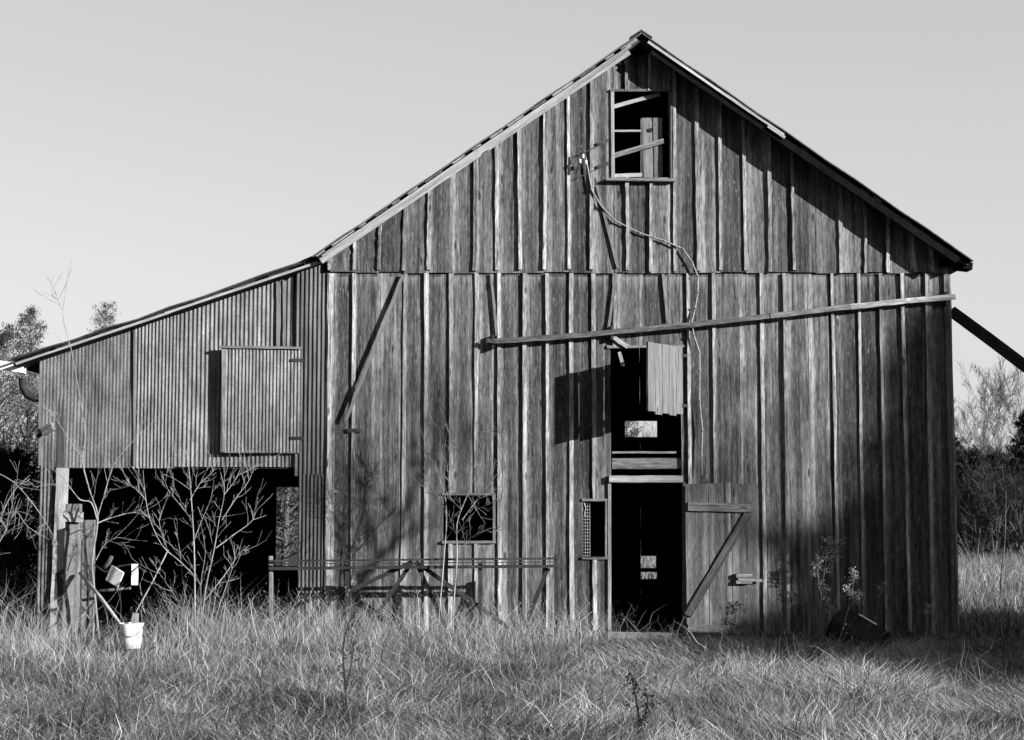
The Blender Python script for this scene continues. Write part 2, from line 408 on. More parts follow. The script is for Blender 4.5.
# roof: purlins, metal sheets with ridged profile, rake boards, ridge cap
for sgn, ex, ez in ((-1, LX, LZ), (1, RX, RZ)):
    L = math.hypot(ex - AX, ez - AZt); ux, uz = (ex - AX) / L, (ez - AZt) / L; nx_, nz_ = -uz * sgn, ux * sgn
    if nz_ < 0: nx_, nz_ = -nx_, -nz_
    mb = MB(); n = int(L / .045)
    # sheet wave runs along the ridge, so each sheet is a ribbon of ridges going down the slope
    vs = []; fs = []; gs = []; YY = np.arange(OV - .02, DEP + .3, .035); S2 = 14
    for j, y in enumerate(YY):
        for k in range(S2 + 1):
            t = k / S2 * L * 1.004; h = .010 * math.sin(y * 2 * math.pi / .14) - .012 + .006 * math.sin(k * 2.1 + sgn)
            vs.append((AX + ux * t + nx_ * h, y, AZt + uz * t + nz_ * h)); gs.append((t, y, 0))
    for j in range(len(YY) - 1):
        for k in range(S2):
            a = j * (S2 + 1) + k; fs.append((a, a + 1, a + S2 + 2, a + S2 + 1))
    o0 = len(vs)
    vs += [(x - nx_ * .012, y, z - nz_ * .012) for x, y, z in vs]; gs += gs
    fs += [tuple(reversed([i + o0 for i in f])) for f in fs]
    for k in range(S2): fs.append((k, k + o0, k + 1 + o0, k + 1))
    mb.add(vs, fs, gs); roof = obj('roof', mb, M_ROOF if sgn < 0 else M_METAL2, barn)
    mb = MB(); t = .10; 
    while t < L - .05:
        lw = R.uniform(.10, .34) if sgn < 0 else .12; lw = min(lw, L - t - .02)
        c = (AX + ux * (t + lw / 2) - nx_ * .055, 0, AZt + uz * (t + lw / 2) - nz_ * .055)
        mb.bar((c[0], OV + R.uniform(.0, .05), c[2]), (c[0], DEP + .28, c[2]), lw, .04, (ux, 0, uz), 2, 0)
        t += lw + R.uniform(.04, .16)
    obj('purlins', mb, M_PALE if sgn < 0 else M_EAVESHADE, roof)  # right purlin ends coloured black as if shaded
    # sheathing under the overhang
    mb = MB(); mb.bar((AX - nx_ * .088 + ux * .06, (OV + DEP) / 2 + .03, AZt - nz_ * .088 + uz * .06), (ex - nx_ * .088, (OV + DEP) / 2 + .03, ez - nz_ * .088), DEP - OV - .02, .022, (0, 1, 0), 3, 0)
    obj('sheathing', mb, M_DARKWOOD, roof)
# left rake board, full length, sunlit
def rl(px): return 31 + (641 - px) * (254 - 31) / (641 - 313)
def rr_(px): return 31 + (px - 641) * (258.5 - 31) / (973 - 641)
mb = MB(); mb.bar(P(629, rl(629) + 12.5, OV - .012), P(321, rl(321) + 12.5, OV - .012), .078, .024, (.55, 0, 1), 14, .002, .75)
mb.bar(P(631, rl(631) + 8, OV - .03), P(322, rl(322) + 8, OV - .03), .028, .018, (.55, 0, 1), 14, .0015, .95)
obj('rake_board', mb, M_PALE, barn)
# right rake: only a thin strip is left near the ridge
mb = MB(); mb.bar(P(648, rr_(648) + 6, OV - .014), P(784, rr_(784) + 6, OV - .014), .032, .018, (-.55, 0, 1), 8, .002, 1.1)
mb.bar(P(768, rr_(768) + 8, OV - .024), P(785, rr_(785) + 8, OV - .024), .035, .014, (-.55, 0, 1), 2, .002, .8); obj('rake_strip', mb, M_PALE, barn)
mb = MB(); mb.bar(P(652, rr_(652) + 12.5, OV + .02), P(958, rr_(958) + 12.5, OV + .02), .085, .03, (-.55, 0, 1), 6, .002, .3); obj('soffit_shade_board', mb, M_EAVESHADE, barn)  # added dark board standing for the shaded soffit band
# boxed eave return at the right, coloured black to stand for shade
mb = MB(); mb.bar(P(938, 263, -.03), P(970, 267.5, -.03), .09, .24, (0, 0, 1), 3, .003); obj('eave_return', mb, M_EAVESHADE, barn)
# ridge cap
mb = MB()
for sgn, ex, ez in ((-1, LX, LZ), (1, RX, RZ)):
    L = math.hypot(ex - AX, ez - AZt); ux, uz = (ex - AX) / L, (ez - AZt) / L
    mb.bar((AX - sgn * .004, DEP / 2, AZt + .012), (AX + ux * .17, DEP / 2, AZt + uz * .17 + .014), DEP - 2 * OV + .04, .012, (0, 1, 0), 2, 0)
obj('ridge_cap', mb, M_METAL2, barn)
# floor
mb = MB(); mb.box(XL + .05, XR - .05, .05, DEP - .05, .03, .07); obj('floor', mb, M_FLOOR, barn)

# loft window
lw_ = obj('loft_window', (lambda m: (m.bar(P(612.5, 92, -.04), P(613, 178, -.04), .04, .03, (1, 0, 0), 5, .002, .9), m)[1])(MB()), M_PALE, barn)
mb = MB(); mb.bar(P(672, 92, -.04), P(672, 180, -.04), .035, .03, (1, 0, 0), 5, .002, .3); mb.bar(P(610, 90.5, -.045), P(670, 90.5, -.045), .03, .03, (0, 0, 1), 4, .002, .4); obj('frame', mb, M_BATTEN, lw_)
mb = MB(); mb.bar(P(606, 180, -.07), P(675, 180.5, -.07), .035, .09, (0, 0, 1), 5, .002, .5); obj('sill', mb, M_BATTEN, lw_)
mb = MB(); mb.bar(P(641, 119, .05), P(641, 176, .05), .01, .02, (1, 0, 0), 1); 
for x0, x1 in ((641.5, 652), (653, 662)):
    mb.bar(P((x0 + x1) / 2, 118, .06), P((x0 + x1) / 2 + 1, 178, .06), (x1 - x0) / 80, .022, (1, 0, 0), 5, .002)
obj('plank', mb, M_DOOR, lw_)
mb = MB(); mb.bar(P(613, 107, -.0), P(660, 94, .05), .05, .03, (0, 0, 1), 4, .002, .9); obj('plank', mb, M_PALE, lw_)
mb = MB(); mb.bar(P(613, 156, .0), P(664, 141, .02), .062, .03, (0, 0, 1), 5, .002, .6); obj('plank', mb, M_BATTEN, lw_)
mb = MB(); mb.bar(P(613, 131, .03), P(641, 131, .05), .025, .03, (0, 0, 1), 2, .001, .8); obj('muntin', mb, M_PALE, lw_)
mb = MB(); mb.bar(P(613, 176, .03), P(642, 175, .05), .05, .03, (0, 0, 1), 2, .002, .7); obj('bottom_rail', mb, M_PALE, lw_)
mb = MB(); mb.tube([P(650.5, 130, .045), P(650.5, 130, .03)], .028, 10); obj('knob', mb, M_IRON, lw_)

# upper hatch: swung out on hinges at its right side
th_ = math.radians(55); hx = W(682, 380)[0]; hw = .87; hz0, hz1 = wz(415.5), wz(348)
mb = MB(); pc = 5
for k in range(pc):
    a = (k + .02) * hw / pc; b = (k + .98) * hw / pc
    pa = Vector((hx - a * math.cos(th_), -.03 - a * math.sin(th_), 0)); pb = Vector((hx - b * math.cos(th_), -.03 - b * math.sin(th_), 0)); c = (pa + pb) / 2
    j = R.uniform(-.02, .015)
    mb.bar((c.x, c.y, hz0 + j), (c.x, c.y, hz1 + R.uniform(-.004, .004)), (pa - pb).length, .024, pb - pa, 5, .002)
hatch = obj('hay_hatch', mb, M_HATCH, barn)
mb = MB()
for z in (hz0 + .12, hz1 - .1): 
    mb = MB(); c = Vector((hx, -.035, z)); mb.bar(c + Vector((.06, -.0, 0)), c + Vector((-.0, -.012, 0)), .035, .012, (0, 0, 1), 1); mb.tube([c + Vector((.0, -.012, -.03)), c + Vector((.0, -.012, .03))], .012, 8); obj('hinge', mb, M_IRON, hatch)
n_ = Vector((math.sin(th_), -math.cos(th_), 0))
for z in (hz0 + .12, hz1 - .1):
    pa = Vector((hx - .05 * math.cos(th_), -.03 - .05 * math.sin(th_), z)) - n_ * .026; pb = Vector((hx - .8 * math.cos(th_), -.03 - .8 * math.sin(th_), z)) - n_ * .026
    mb = MB(); mb.bar(pa, pb, .09, .022, (0, 0, 1), 3, .002); obj('ledge', mb, M_DOOR, hatch)
# hatch head, hanging scrap of board, sill boards and lintel
mb = MB(); mb.bar(P(607, 347, -.012), P(684, 346, -.012), .035, .035, (0, 0, 1), 4, .002, .6); obj('hatch_head', mb, M_BATTEN, barn)
mb = MB(); mb.bar(P(619, 352, .02), P(623, 366, .05), .04, .02, (1, 0, 0), 2, .004, .9); mb.bar(P(612, 336, -.06), P(628, 347, -.05), .05, .02, (0, 0, 1), 2, .003, .6); obj('splintered_scrap', mb, M_PALE, barn)
mb = MB(); mb.bar(P(612, 463.5, .06), P(681, 463.5, .06), .135, .03, (0, 0, 1), 5, .002, .35); obj('hatch_board', mb, M_BATTEN, barn)
mb = MB(); mb.bar(P(612, 452.5, .07), P(676, 452.5, .07), .025, .06, (0, 0, 1), 5, .002, .8); obj('hatch_sill', mb, M_BATTEN, barn)
mb = MB(); mb.bar(P(609, 479, -.03), P(683, 479, -.03), .085, .07, (0, 0, 1), 6, .004, .75); obj('door_lintel', mb, M_PALE, barn)
mb = MB(); mb.bar(P(684, 482, .0), P(684, 632, .0), .035, .05, (1, 0, 0), 5, .002, .3); obj('door_jamb', mb, M_BATTEN, barn)
mb = MB(); mb.bar(P(609.5, 482, -.012), P(609.5, 630, -.012), .04, .04, (1, 0, 0), 5, .002, .8); obj('door_jamb', mb, M_BATTEN, barn)
mb = MB(); mb.bar(P(608, 637, -.04), P(672, 638, -.04), .13, .09, (0, 0, 1), 5, .004, .6); obj('door_sill', mb, M_BATTEN, barn)

# plank door folded back against the wall
dz1, dz0 = wz(483.5), wz(631)
mb = MB(); ex_ = [wx(p, 560) for p in (685, 708, 731, 757.5)]
for a, b in zip(ex_[:-1], ex_[1:]):
    mb.vboard(a + .004, b - .004, dz0 + R.uniform(-.02, .02), dz0 + R.uniform(-.02, .02), dz1 + R.uniform(-.012, .012), dz1 + R.uniform(-.012, .012), -.075, .026, 8, .002)
door = obj('door', mb, M_DOOR, barn)
mb = MB(); mb.bar(P(688, 506.5, -.12), P(751, 508, -.12), .105, .034, (0, 0, 1), 5, .002, .6); obj('ledge', mb, M_BATTEN, door)
mb = MB(); mb.bar(P(688, 628, -.12), P(752, 630, -.12), .09, .034, (0, 0, 1), 5, .002, .4); obj('ledge', mb, M_BATTEN, door)
mb = MB(); mb.bar(P(748, 514, -.115), P(688, 615, -.115), .095, .026, (1, 0, .5), 7, .002, .25); obj('brace', mb, M_BRACE, door)
mb = MB(); mb.bar(P(736, 575.5, -.14), P(752, 576, -.14), .05, .05, (0, 0, 1), 2, .001, .5); mb.bar(P(736, 582, -.14), P(752, 582, -.14), .04, .05, (0, 0, 1), 2, .001, .4); mb.bar(P(738, 579.5, -.155), P(762, 580.5, -.155), .035, .03, (0, 0, 1), 2, .001, .7)
obj('latch', mb, M_BATTEN, door)

# square stable window and narrow window
def framed(hpx, nm, t=.035, mat=M_BATTEN):
    x0, y0, x1, y1 = hpx; mb = MB()
    mb.bar(P(x0 - 1, y1 + 1, -.015), P(x1 + 3, y1 + 1, -.015), .03, .05, (0, 0, 1), 3, .002, .7)
    f = obj(nm, mb, mat, barn)
    mb = MB(); mb.bar(P(x0 - 1, y0, -.01), P(x1 + 3, y0, -.01), .03, .03, (0, 0, 1), 3, .002, .6); mb.bar(P(x1 + 1.2, y0 + 1, -.01), P(x1 + 1.2, y1, -.01), t, .03, (1, 0, 0), 3, .002, .9)
    obj('frame', mb, mat, f); return f
framed((443, 494, 493, 541), 'stable_window'); nwin = framed((583, 500, 606, 557), 'narrow_window', .05)
mb = MB()
xa, xb = wx(583, 530), wx(590, 530); za, zb = wz(556), wz(503)
for k in range(17): z = za + (zb - za) * k / 16; mb.tube([(xa, .03, z), (xb, .03, z)], .004, 4)
for k in range(4): x = xa + (xb - xa) * k / 3; mb.tube([(x, .03, za), (x, .03, zb)], .003, 4)
obj('wire_mesh', mb, M_WIRE, nwin)
mb = MB(); mb.tube([P(583, 500, .02), P(585.5, 508, .02), P(584, 516, .02)], .008, 5); obj('torn_screen', mb, M_WIRE, nwin)

# track rail across the front
pts = [(492, 341.5), (560, 337), (620, 331.5), (690, 325), (770, 316), (850, 307), (905, 301), (955, 297)]
mb = MB()
for (a, b), (c, d), tn in zip(pts[:-1], pts[1:], (.3, .4, .35, .4, .5, 2.0, 2.4)):
    mb.bar(P(a, b, -.10), P(c, d, -.10), .066, .06, (0, 0, 1), 5, .005, tn)
rail = obj('track_rail', mb, M_RAIL, barn)
for px, py in ((946, 298), (612, 332), (493, 341)): mb = MB(); mb.bar(P(px, py - 6, -.06), P(px, py + 8, -.06), .03, .08, (1, 0, 0), 1); obj('bracket', mb, M_IRON, rail)
mb = MB(); mb.bar(P(486, 341, -.11), P(496, 341.5, -.11), .055, .05, (0, 0, 1), 3, .008, .1); obj('splintered_end', mb, M_RAIL, rail)
# small pulley plate left
mb = MB(); mb.bar(P(347, 430.5, -.02), P(361, 430.5, -.02), .05, .02, (0, 0, 1), 2, .002); obj('hinge_plate', mb, M_IRON, barn)
mb = MB(); mb.bar(P(329, 491.5, -.02), P(338, 491.5, -.02), .03, .02, (0, 0, 1), 2, .002); obj('hinge_plate', mb, M_WIRE, barn)

# ------------------------------------------------------------------ lean-to
SXL = wx(38, 420); SHD = 6.0; SOV = -.22
sA = W(326, 251, SOV); sB = W(11, 358, SOV)
def sztop(x): return sB[1] + (x - sB[0]) * (sA[1] - sB[1]) / (sA[0] - sB[0])
def corr(mb, x0, x1, z0, z1f, yb, period, amp, rnd, wob=.006, ph=0, mir=False):
    n = max(4, int((x1 - x0) / period * 8)); m = 14; vs = []; gs = []; fs = []
    for i in range(n + 1):
        x = x0 + (x1 - x0) * i / n; zt = z1f(x)
        for k in range(m + 1):
            z = z0 + (zt - z0) * k / m
            y = yb - amp * math.sin((x - x0) / period * 2 * math.pi + ph) + wob * (math.sin(x * 5.1 + z * 2.3 + rnd * 9) + math.sin(z * 4.7 - x * 2 + rnd * 20)) * .7
            vs.append((x, y, z)); gs.append((x + rnd * 40, y, z + rnd * 17))
    for i in range(n):
        for k in range(m):
            a = i * (m + 1) + k; fs.append((a, a + m + 1, a + m + 2, a + 1))
    o0 = len(vs); vs += [(x, y + .002, z) for x, y, z in vs]; gs += gs
    fs += [tuple(reversed([i + o0 for i in f])) for f in fs]
    for k in range(m): fs += [(k, k + 1, k + 1 + o0, k + o0), (n * (m + 1) + k, n * (m + 1) + k + o0, n * (m + 1) + k + 1 + o0, n * (m + 1) + k + 1)]
    mb.add(vs, fs, gs, rnd)
zb_ = wz(467); stf = lambda x: sztop(x) - .10
mb = MB()
sheets = [(38, 134, 0, .40), (133, 176, -.012, .75), (174, 283, -.004, .85), (281, 297, .0, .6)]
for a, b, dy, rn in sheets:
    corr(mb, wx(a, 400), wx(b, 400), zb_ + R.uniform(-.015, .01), stf, .03 + dy, .044 if a < 170 else .054, .0028 if a < 60 else .0065, rn, .006 if a > 60 else .010)
lw = obj('lean_to_wall', mb, M_METAL, barn)
mb = MB(); corr(mb, wx(295, 400), XL - .0, wz(476), lambda x: min(stf(x), 9), -.006, .054, .008, .3); corr(mb, wx(298, 540), XL - .0, .02, lambda x: wz(474), .004, .048, .008, .1)
obj('lean_to_pier', mb, M_METAL2, barn)
mb = MB(); corr(mb, wx(38, 540), wx(60, 540), .02, lambda x: wz(464), .02, .046, .008, .1); obj('lean_to_pier', mb, M_METAL, barn)
for px, ww, y0 in ((134.5, .035, 330), (40, .04, 378), (278, .05, 282), (284, .035, 280)):
    mb = MB(); mb.bar(P(px, y0, .008), P(px, 466 if px < 200 else 346, .008), ww * .8, .014, (1, 0, 0), 6, .002, .8); obj('joint_strip', mb, M_HATCH, lw)
# metal-faced hatch standing ajar, hinges on the right
hx1 = wx(301, 400); hx0 = wx(222, 400)
mb = MB(); corr(mb, hx0, hx1, wz(452.5), lambda x: wz(348), -.012, .043, .006, .8, .004)
for i, v in enumerate(mb.v):
    t = (hx1 - v[0]) / (hx1 - hx0); mb.v[i] = (v[0], v[1] - .02 - .055 * t, v[2])
hat = obj('lean_to_hatch', mb, M_METAL, barn)
mb = MB(); mb.bar(P(220, 347, -.09), P(301, 348, -.04), .03, .05, (0, 0, 1), 5, .003, .8); obj('top_batten', mb, M_BATTEN, hat)
mb = MB(); mb.bar(P(223.5, 349, -.085), P(223.5, 452, -.085), .04, .02, (1, 0, 0), 5, .002, .8); mb.bar(P(223, 451.5, -.065), P(300, 452, -.01), .03, .03, (0, 0, 1), 4, .002, .6); obj('edge_batten', mb, M_BATTEN, hat)
for py in (360, 438):
    mb = MB(); mb.bar(P(291, py, -.055), P(304, py, -.03), .035, .012, (0, 0, 1), 2, .001); obj('hinge', mb, M_IRON, hat)
# head beam of the opening
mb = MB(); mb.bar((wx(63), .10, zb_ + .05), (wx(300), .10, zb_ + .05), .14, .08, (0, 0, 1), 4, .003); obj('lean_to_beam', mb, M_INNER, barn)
# lean-to side, back, roof
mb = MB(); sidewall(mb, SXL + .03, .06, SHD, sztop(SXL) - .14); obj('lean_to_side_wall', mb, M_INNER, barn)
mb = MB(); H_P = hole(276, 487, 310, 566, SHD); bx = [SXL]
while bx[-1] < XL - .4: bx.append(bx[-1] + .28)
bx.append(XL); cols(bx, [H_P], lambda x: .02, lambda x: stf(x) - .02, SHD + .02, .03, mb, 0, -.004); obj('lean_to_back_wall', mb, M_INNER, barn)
vs = []; fs = []; gs = []; YY = np.arange(SOV - .02, SHD + .3, .035); S2 = 10; mb = MB()
for y in YY:
    for k in range(S2 + 1):
        t = k / S2; x = sB[0] + (sA[0] - sB[0]) * t
        h = .009 * math.sin(y * 2 * math.pi / .14) - .012 - .035 * math.sin(math.pi * t) + .012 * math.sin(k * 2.7)
        vs.append((x, y, sztop(x) + h)); gs.append((x, y, 0))
for j in range(len(YY) - 1):
    for k in range(S2):
        a = j * (S2 + 1) + k; fs.append((a, a + 1, a + S2 + 2, a + S2 + 1))
o0 = len(vs); vs += [(x, y, z - .014) for x, y, z in vs]; gs += gs
fs += [tuple(reversed([i + o0 for i in f])) for f in fs]
for k in range(S2): fs.append((k, k + o0, k + 1 + o0, k + 1))
mb.add(vs, fs, gs); sroof = obj('lean_to_roof', mb, M_METAL2, barn)
mb = MB(); t = 0.0; LL = sA[0] - sB[0]
while t < LL - .1:
    l2 = min(R.uniform(.14, .5), LL - t); x = sB[0] + t + l2 / 2; ang = (sA[1] - sB[1]) / LL
    mb.bar((x, SOV + R.uniform(0, .06), sztop(x) - .075), (x, SHD + .2, sztop(x) - .075), l2, .035, (1, 0, ang), 2, 0); t += l2 + R.uniform(.05, .2)
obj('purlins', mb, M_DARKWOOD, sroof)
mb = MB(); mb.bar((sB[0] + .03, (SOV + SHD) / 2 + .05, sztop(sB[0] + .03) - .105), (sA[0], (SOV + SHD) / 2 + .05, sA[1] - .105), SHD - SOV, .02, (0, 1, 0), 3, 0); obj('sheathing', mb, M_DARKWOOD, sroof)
mb = MB(); mb.bar(P(16, 364, SOV - .02), P(170, 312.5, SOV - .02), .028, .026, (0, 0, 1), 6, .003, .7); mb.bar(P(165, 313.5, SOV - .024), P(318, 262.5, SOV - .02), .03, .026, (0, 0, 1), 6, .003, .9); obj('rake_board', mb, M_PALE, barn)
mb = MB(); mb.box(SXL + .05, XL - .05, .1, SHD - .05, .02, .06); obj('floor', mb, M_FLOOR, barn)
# corner post of the lean-to opening, leaning
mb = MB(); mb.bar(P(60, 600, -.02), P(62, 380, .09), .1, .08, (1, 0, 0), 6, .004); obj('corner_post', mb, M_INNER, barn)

# gutter, downspout, flood lamp
g = thing('gutter', 'white metal gutter end sticking out under the lean-to eave', 'gutter', tuple(P(14, 372, .1)))
mb = MB(); a, b = P(-14, 367, .1), P(25, 373, .1)
d = (b - a).normalized()
mb.bar(a, b, .012, .14, (0, 0, 1), 4, .002); mb.bar(a + Vector((0, -.07, .05)), b + Vector((0, -.07, .05)), .11, .01, (0, 0, 1), 4, .002); mb.bar(a + Vector((0, .07, .05)), b + Vector((0, .07, .05)), .11, .01, (0, 0, 1), 4, .002)
obj('trough', mb, M_WHITE, g)
mb = MB(); mb.tube([P(22, 378, .1), P(23, 388, .1), P(28, 396, .08), P(36, 399, .06), P(40, 398, .06)], .045, 8); obj('downspout', mb, M_DARKWOOD, g, smooth=True)
fl = thing('flood_lamp', 'small square outdoor lamp fixed to the corner of the lean-to', 'lamp', tuple(P(47, 430, -.1)))
mb = MB(); mb.bar(P(43, 432, -.12), P(53, 426, -.16), .10, .07, (.5, 0, 1), 2, .0, .9); obj('housing', mb, M_METAL, fl)
mb = MB(); mb.tube([P(38, 436, .0), P(43, 432, -.1)], .03, 6); obj('bracket', mb, M_IRON, fl)
# wooden brace pole running off to the right
p0_, p1_ = P(951, 311, .5), P(1050, 384, .5); p1_ = p0_ + (p1_ - p0_) * ((p0_.z + .15) / (p0_.z - p1_.z))
mb = MB(); mb.bar(p0_, p1_, .13, .11, (0, 0, 1), 12, .005, .2); obj_ = obj('brace_pole', mb, M_DARKWOOD, None, tuple(p1_))
tag(obj_, 'dark timber pole slanting down to the right from the barn corner', 'pole')

# ------------------------------------------------------------------ cable and its bracket
cpt = [(585, 157), (588, 170), (592, 190), (601, 206), (615, 221), (640, 233), (665, 241), (683, 249), (692, 262), (697, 276), (698, 292), (695, 308), (692, 322), (694, 335), (699, 352), (700, 370), (700, 400), (702, 430), (701, 455), (702, 474)]
mb = MB(); pp = [P(a + R.uniform(-.6, .6), b, -.075 - .01 * math.sin(i)) for i, (a, b) in enumerate(cpt)]
mb.tube(pp, .0105, 6)
for i in range(2, len(cpt)): mb.tube([pp[i] + Vector((-.012, -.012, .01)), pp[i] + Vector((.012, -.016, -.012))], .009, 5)
o = obj('cable', mb, M_WIRE, None, tuple(P(585, 157, -.1)), True); tag(o, 'frayed pale cable drooping from the gable bracket down past the hatch', 'cable')
ib = thing('insulator_bracket', 'iron wire bracket with small white insulators beside the loft window', 'bracket', tuple(P(585, 158, -.05)))
mb = MB(); mb.bar(P(597, 144, -.08), P(608, 140, -.05), .035, .03, (0, 0, 1), 1); mb.bar(P(597, 167, -.08), P(609, 163, -.05), .04, .03, (0, 0, 1), 1); mb.bar(P(583, 153, -.12), P(607, 142, -.06), .012, .012, (0, 0, 1), 1); mb.bar(P(577, 178, -.10), P(607, 165, -.05), .012, .012, (0, 0, 1), 1); mb.bar(P(580, 152, -.14), P(580, 170, -.14), .02, .02, (1, 0, 0), 1); obj('iron_arm', mb, M_IRON, ib)
for px, py in ((583, 156), (586, 162), (580, 161)):
    mb = MB(); mb.tube([P(px, py - 2, -.15), P(px, py - 1, -.15), P(px, py, -.15), P(px, py + 2, -.15)], [.008, .018, .013, .018], 8); obj('insulator', mb, M_WHITE, ib, smooth=True)

# ------------------------------------------------------------------ steel frame leaning by the wall
FY = -.75
gt = thing('steel_frame', 'rusty steel truss frame standing in tall grass against the barn wall', 'metal frame', tuple(P(412, 640, FY)))
for py, h, rn in ((560, .024, .9), (567.5, .036, .3)):
    mb = MB(); mb.bar(P(269, py + 1, FY), P(558, py - 1.5, FY), h, .05, (0, 0, 1), 8, .002, rn); obj('rail', mb, M_IRON, gt)
mb = MB(); mb.bar(P(268, 564, FY - .035), P(558, 562, FY - .035), .010, .02, (0, 0, 1), 6, .001, .9); obj('rail', mb, M_IRON, gt)
for px, top in ((271, 556), (347, 563), (480, 563), (556, 555)):
    mb = MB(); mb.bar(P(px, top, FY + .04), P(px + .5, 645, FY + .04), .045, .035, (1, 0, 0), 4, .002); obj('post', mb, M_IRON if px > 280 else M_RAIL, gt)
for a, b in (((412, 562), (322, 604)), ((412, 562), (360, 640)), ((416, 562), (452, 640)), ((416, 562), (540, 650)), ((548, 568), (524, 628))):
    mb = MB(); mb.bar(P(*a, FY + .075), P(*b, FY + .1), .05, .03, (0, 0, 1), 4, .002); obj('brace', mb, M_IRON, gt)

# ------------------------------------------------------------------ posts and rubbish by the lean-to
def solid_post(a, b, wd, th, Y0, Y1, label, mat=M_POST, tone=.8, nm='fence_post', extra=None):
    mb = MB(); mb.bar(P(*a, Y0), P(*b, Y1), wd, th, (1, 0, 0), 8, .006, tone)
    if extra:
        t = thing(nm, label, 'post', tuple(P(b[0], b[1], Y1)), 'old posts by the lean-to opening'); obj('shaft', mb, mat, t); extra(t)
    else: tag(obj(nm, mb, mat, None, tuple(P(b[0], b[1], Y1))), label, 'post', 'old posts by the lean-to opening')
solid_post((63, 468), (55, 640), .14, .06, .0, -.03, 'pale leaning trunk post propping the left corner of the lean-to', tone=.9)
def cross(t):
    mb = MB(); mb.bar(P(63, 516.5, -.75), P(83, 517, -.75), .12, .04, (0, 0, 1), 3, .003, .7); obj('cross_block', mb, M_POST, t)
solid_post((74, 504), (70, 640), .165, .12, -.65, -.68, 'grey wooden post with a short cross block near its top', tone=-.15, extra=cross)
solid_post((89, 520), (88, 640), .14, .1, -.25, -.25, 'shorter grey post with a broken foot behind the cross block post', tone=-.1)
def stick(a, b, r, Y0, Y1, label, mat=M_BARK):
    mb = MB(); m = P((a[0] + b[0]) / 2 + 1, (a[1] + b[1]) / 2, (Y0 + Y1) / 2); mb.tube([P(*a, Y0), m, P(*b, Y1)], [r, r, r * .8], 6); o = obj('loose_stick', mb, mat, None, tuple(P(*b, Y1)), True); tag(o, label, 'stick', 'loose sticks by the lean-to')
stick((80, 573), (119, 622), .021, -.8, -1.7, 'pale stick leaning from the grey post towards the white bucket')
stick((168, 550), (136, 612), .009, -.5, -1.2, 'thin stick leaning to the right behind the white bucket')
stick((99, 591), (131, 588), .02, -.6, -.5, 'short stick lying level under the hanging white board', M_BARKD)
stick((104, 568), (112, 556), .03, -.2, -.2, 'stubby broken branch end beside the hanging white board', M_BARKD)
mb = MB(); mb.bar(P(109, 572.5, -.3), P(121, 580, -.36), .20, .018, (-.4, .1, 1), 2, .0, .8)
o = obj('white_board', mb, M_PAPER, None, tuple(P(114, 577, -.3))); tag(o, 'tilted square white board hanging at the lean-to opening', 'board')
mb = MB(); mb.bar(P(135, 564, -.3), P(134.5, 585, -.3), .075, .03, (1, 0, 0), 2, .002, .5)
o = obj('white_strip', mb, M_PAPER, None, tuple(P(134, 585, -.3))); tag(o, 'narrow upright white strip hanging right of the square white board', 'strip')
mb = MB(); mb.tube([P(88, 560, -.25), P(105, 572, -.3), P(120, 566, -.3), P(135, 564, -.3), P(146, 572, -.3)], .012, 5); o = obj('hanging_line', mb, M_IRON, None, tuple(P(88, 560, -.25))); tag(o, 'dark sagging line holding the white board and white strip', 'line')
bk = thing('bucket', 'white plastic bucket half sunk in dry grass', 'bucket', tuple(P(131, 646, -2.1)))
mb = MB(); c0 = P(131, 648, -2.1); c1 = P(131.5, 624, -2.1)
mb.tube([c0, c0.lerp(c1, .9), c1, c1, c1.lerp(c0, .9)], [.105, .125, .132, .118, .112], 24, .5); obj('body', mb, M_WHITE, bk, smooth=True)
mb = MB(); mb.tube([c1 + Vector((math.cos(a) * .132, math.sin(a) * .132, .004)) for a in np.linspace(0, 6.283, 25)], .007, 5); obj('rim', mb, M_WHITE, bk)
mb = MB(); mb.tube([c1 + Vector((math.cos(a) * .135, -.04 - .09 * math.sin(a), -.02 - .11 * math.sin(a))) for a in np.linspace(0, math.pi, 13)], .004, 5); obj('handle', mb, M_IRON, bk)
mb = MB(); mb.bar(P(134, 630, -2.1), P(136, 613, -2.08), .07, .025, (1, 0, 0), 2, .003, .5); o = obj('paddle', mb, M_PALE, None, tuple(P(136, 630, -2.1))); tag(o, 'flat pale wooden slat standing in the white bucket', 'slat')

# ------------------------------------------------------------------ barrel
br = thing('barrel', 'dark rusty steel barrel lying tilted in grass at the barn foot', 'barrel', tuple(P(858, 650, -.55)))
A_, B_ = P(836, 622, -.45), P(880, 648, -.75); d = (B_ - A_); L = d.length; mb = MB()
prof = [(0, .0), (0, .215), (.02, .228), (.04, .218), (.33, .216), (.35, .227), (.37, .216), (.64, .216), (.66, .227), (.68, .216), (.96, .218), (.98, .228), (1, .215), (1, .19), (.97, .19), (.97, 0.001)]
mb.tube([A_ + d * t + d.normalized() * (.0001 * i) for i, (t, r) in enumerate(prof)], [max(r, .001) for t, r in prof], 28, .5)
obj('shell', mb, M_BARREL, br, smooth=False)
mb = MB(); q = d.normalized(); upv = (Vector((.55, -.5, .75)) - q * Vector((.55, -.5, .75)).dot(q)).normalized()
mb.bar(A_ + d * .36 + upv * .235, A_ + d * .76 + upv * .235, .03, .01, upv.cross(q), 4, .0, .9); obj('highlight_strip', mb, M_PAPER, br)  # pale strip painted in for the bright highlight along the barrel

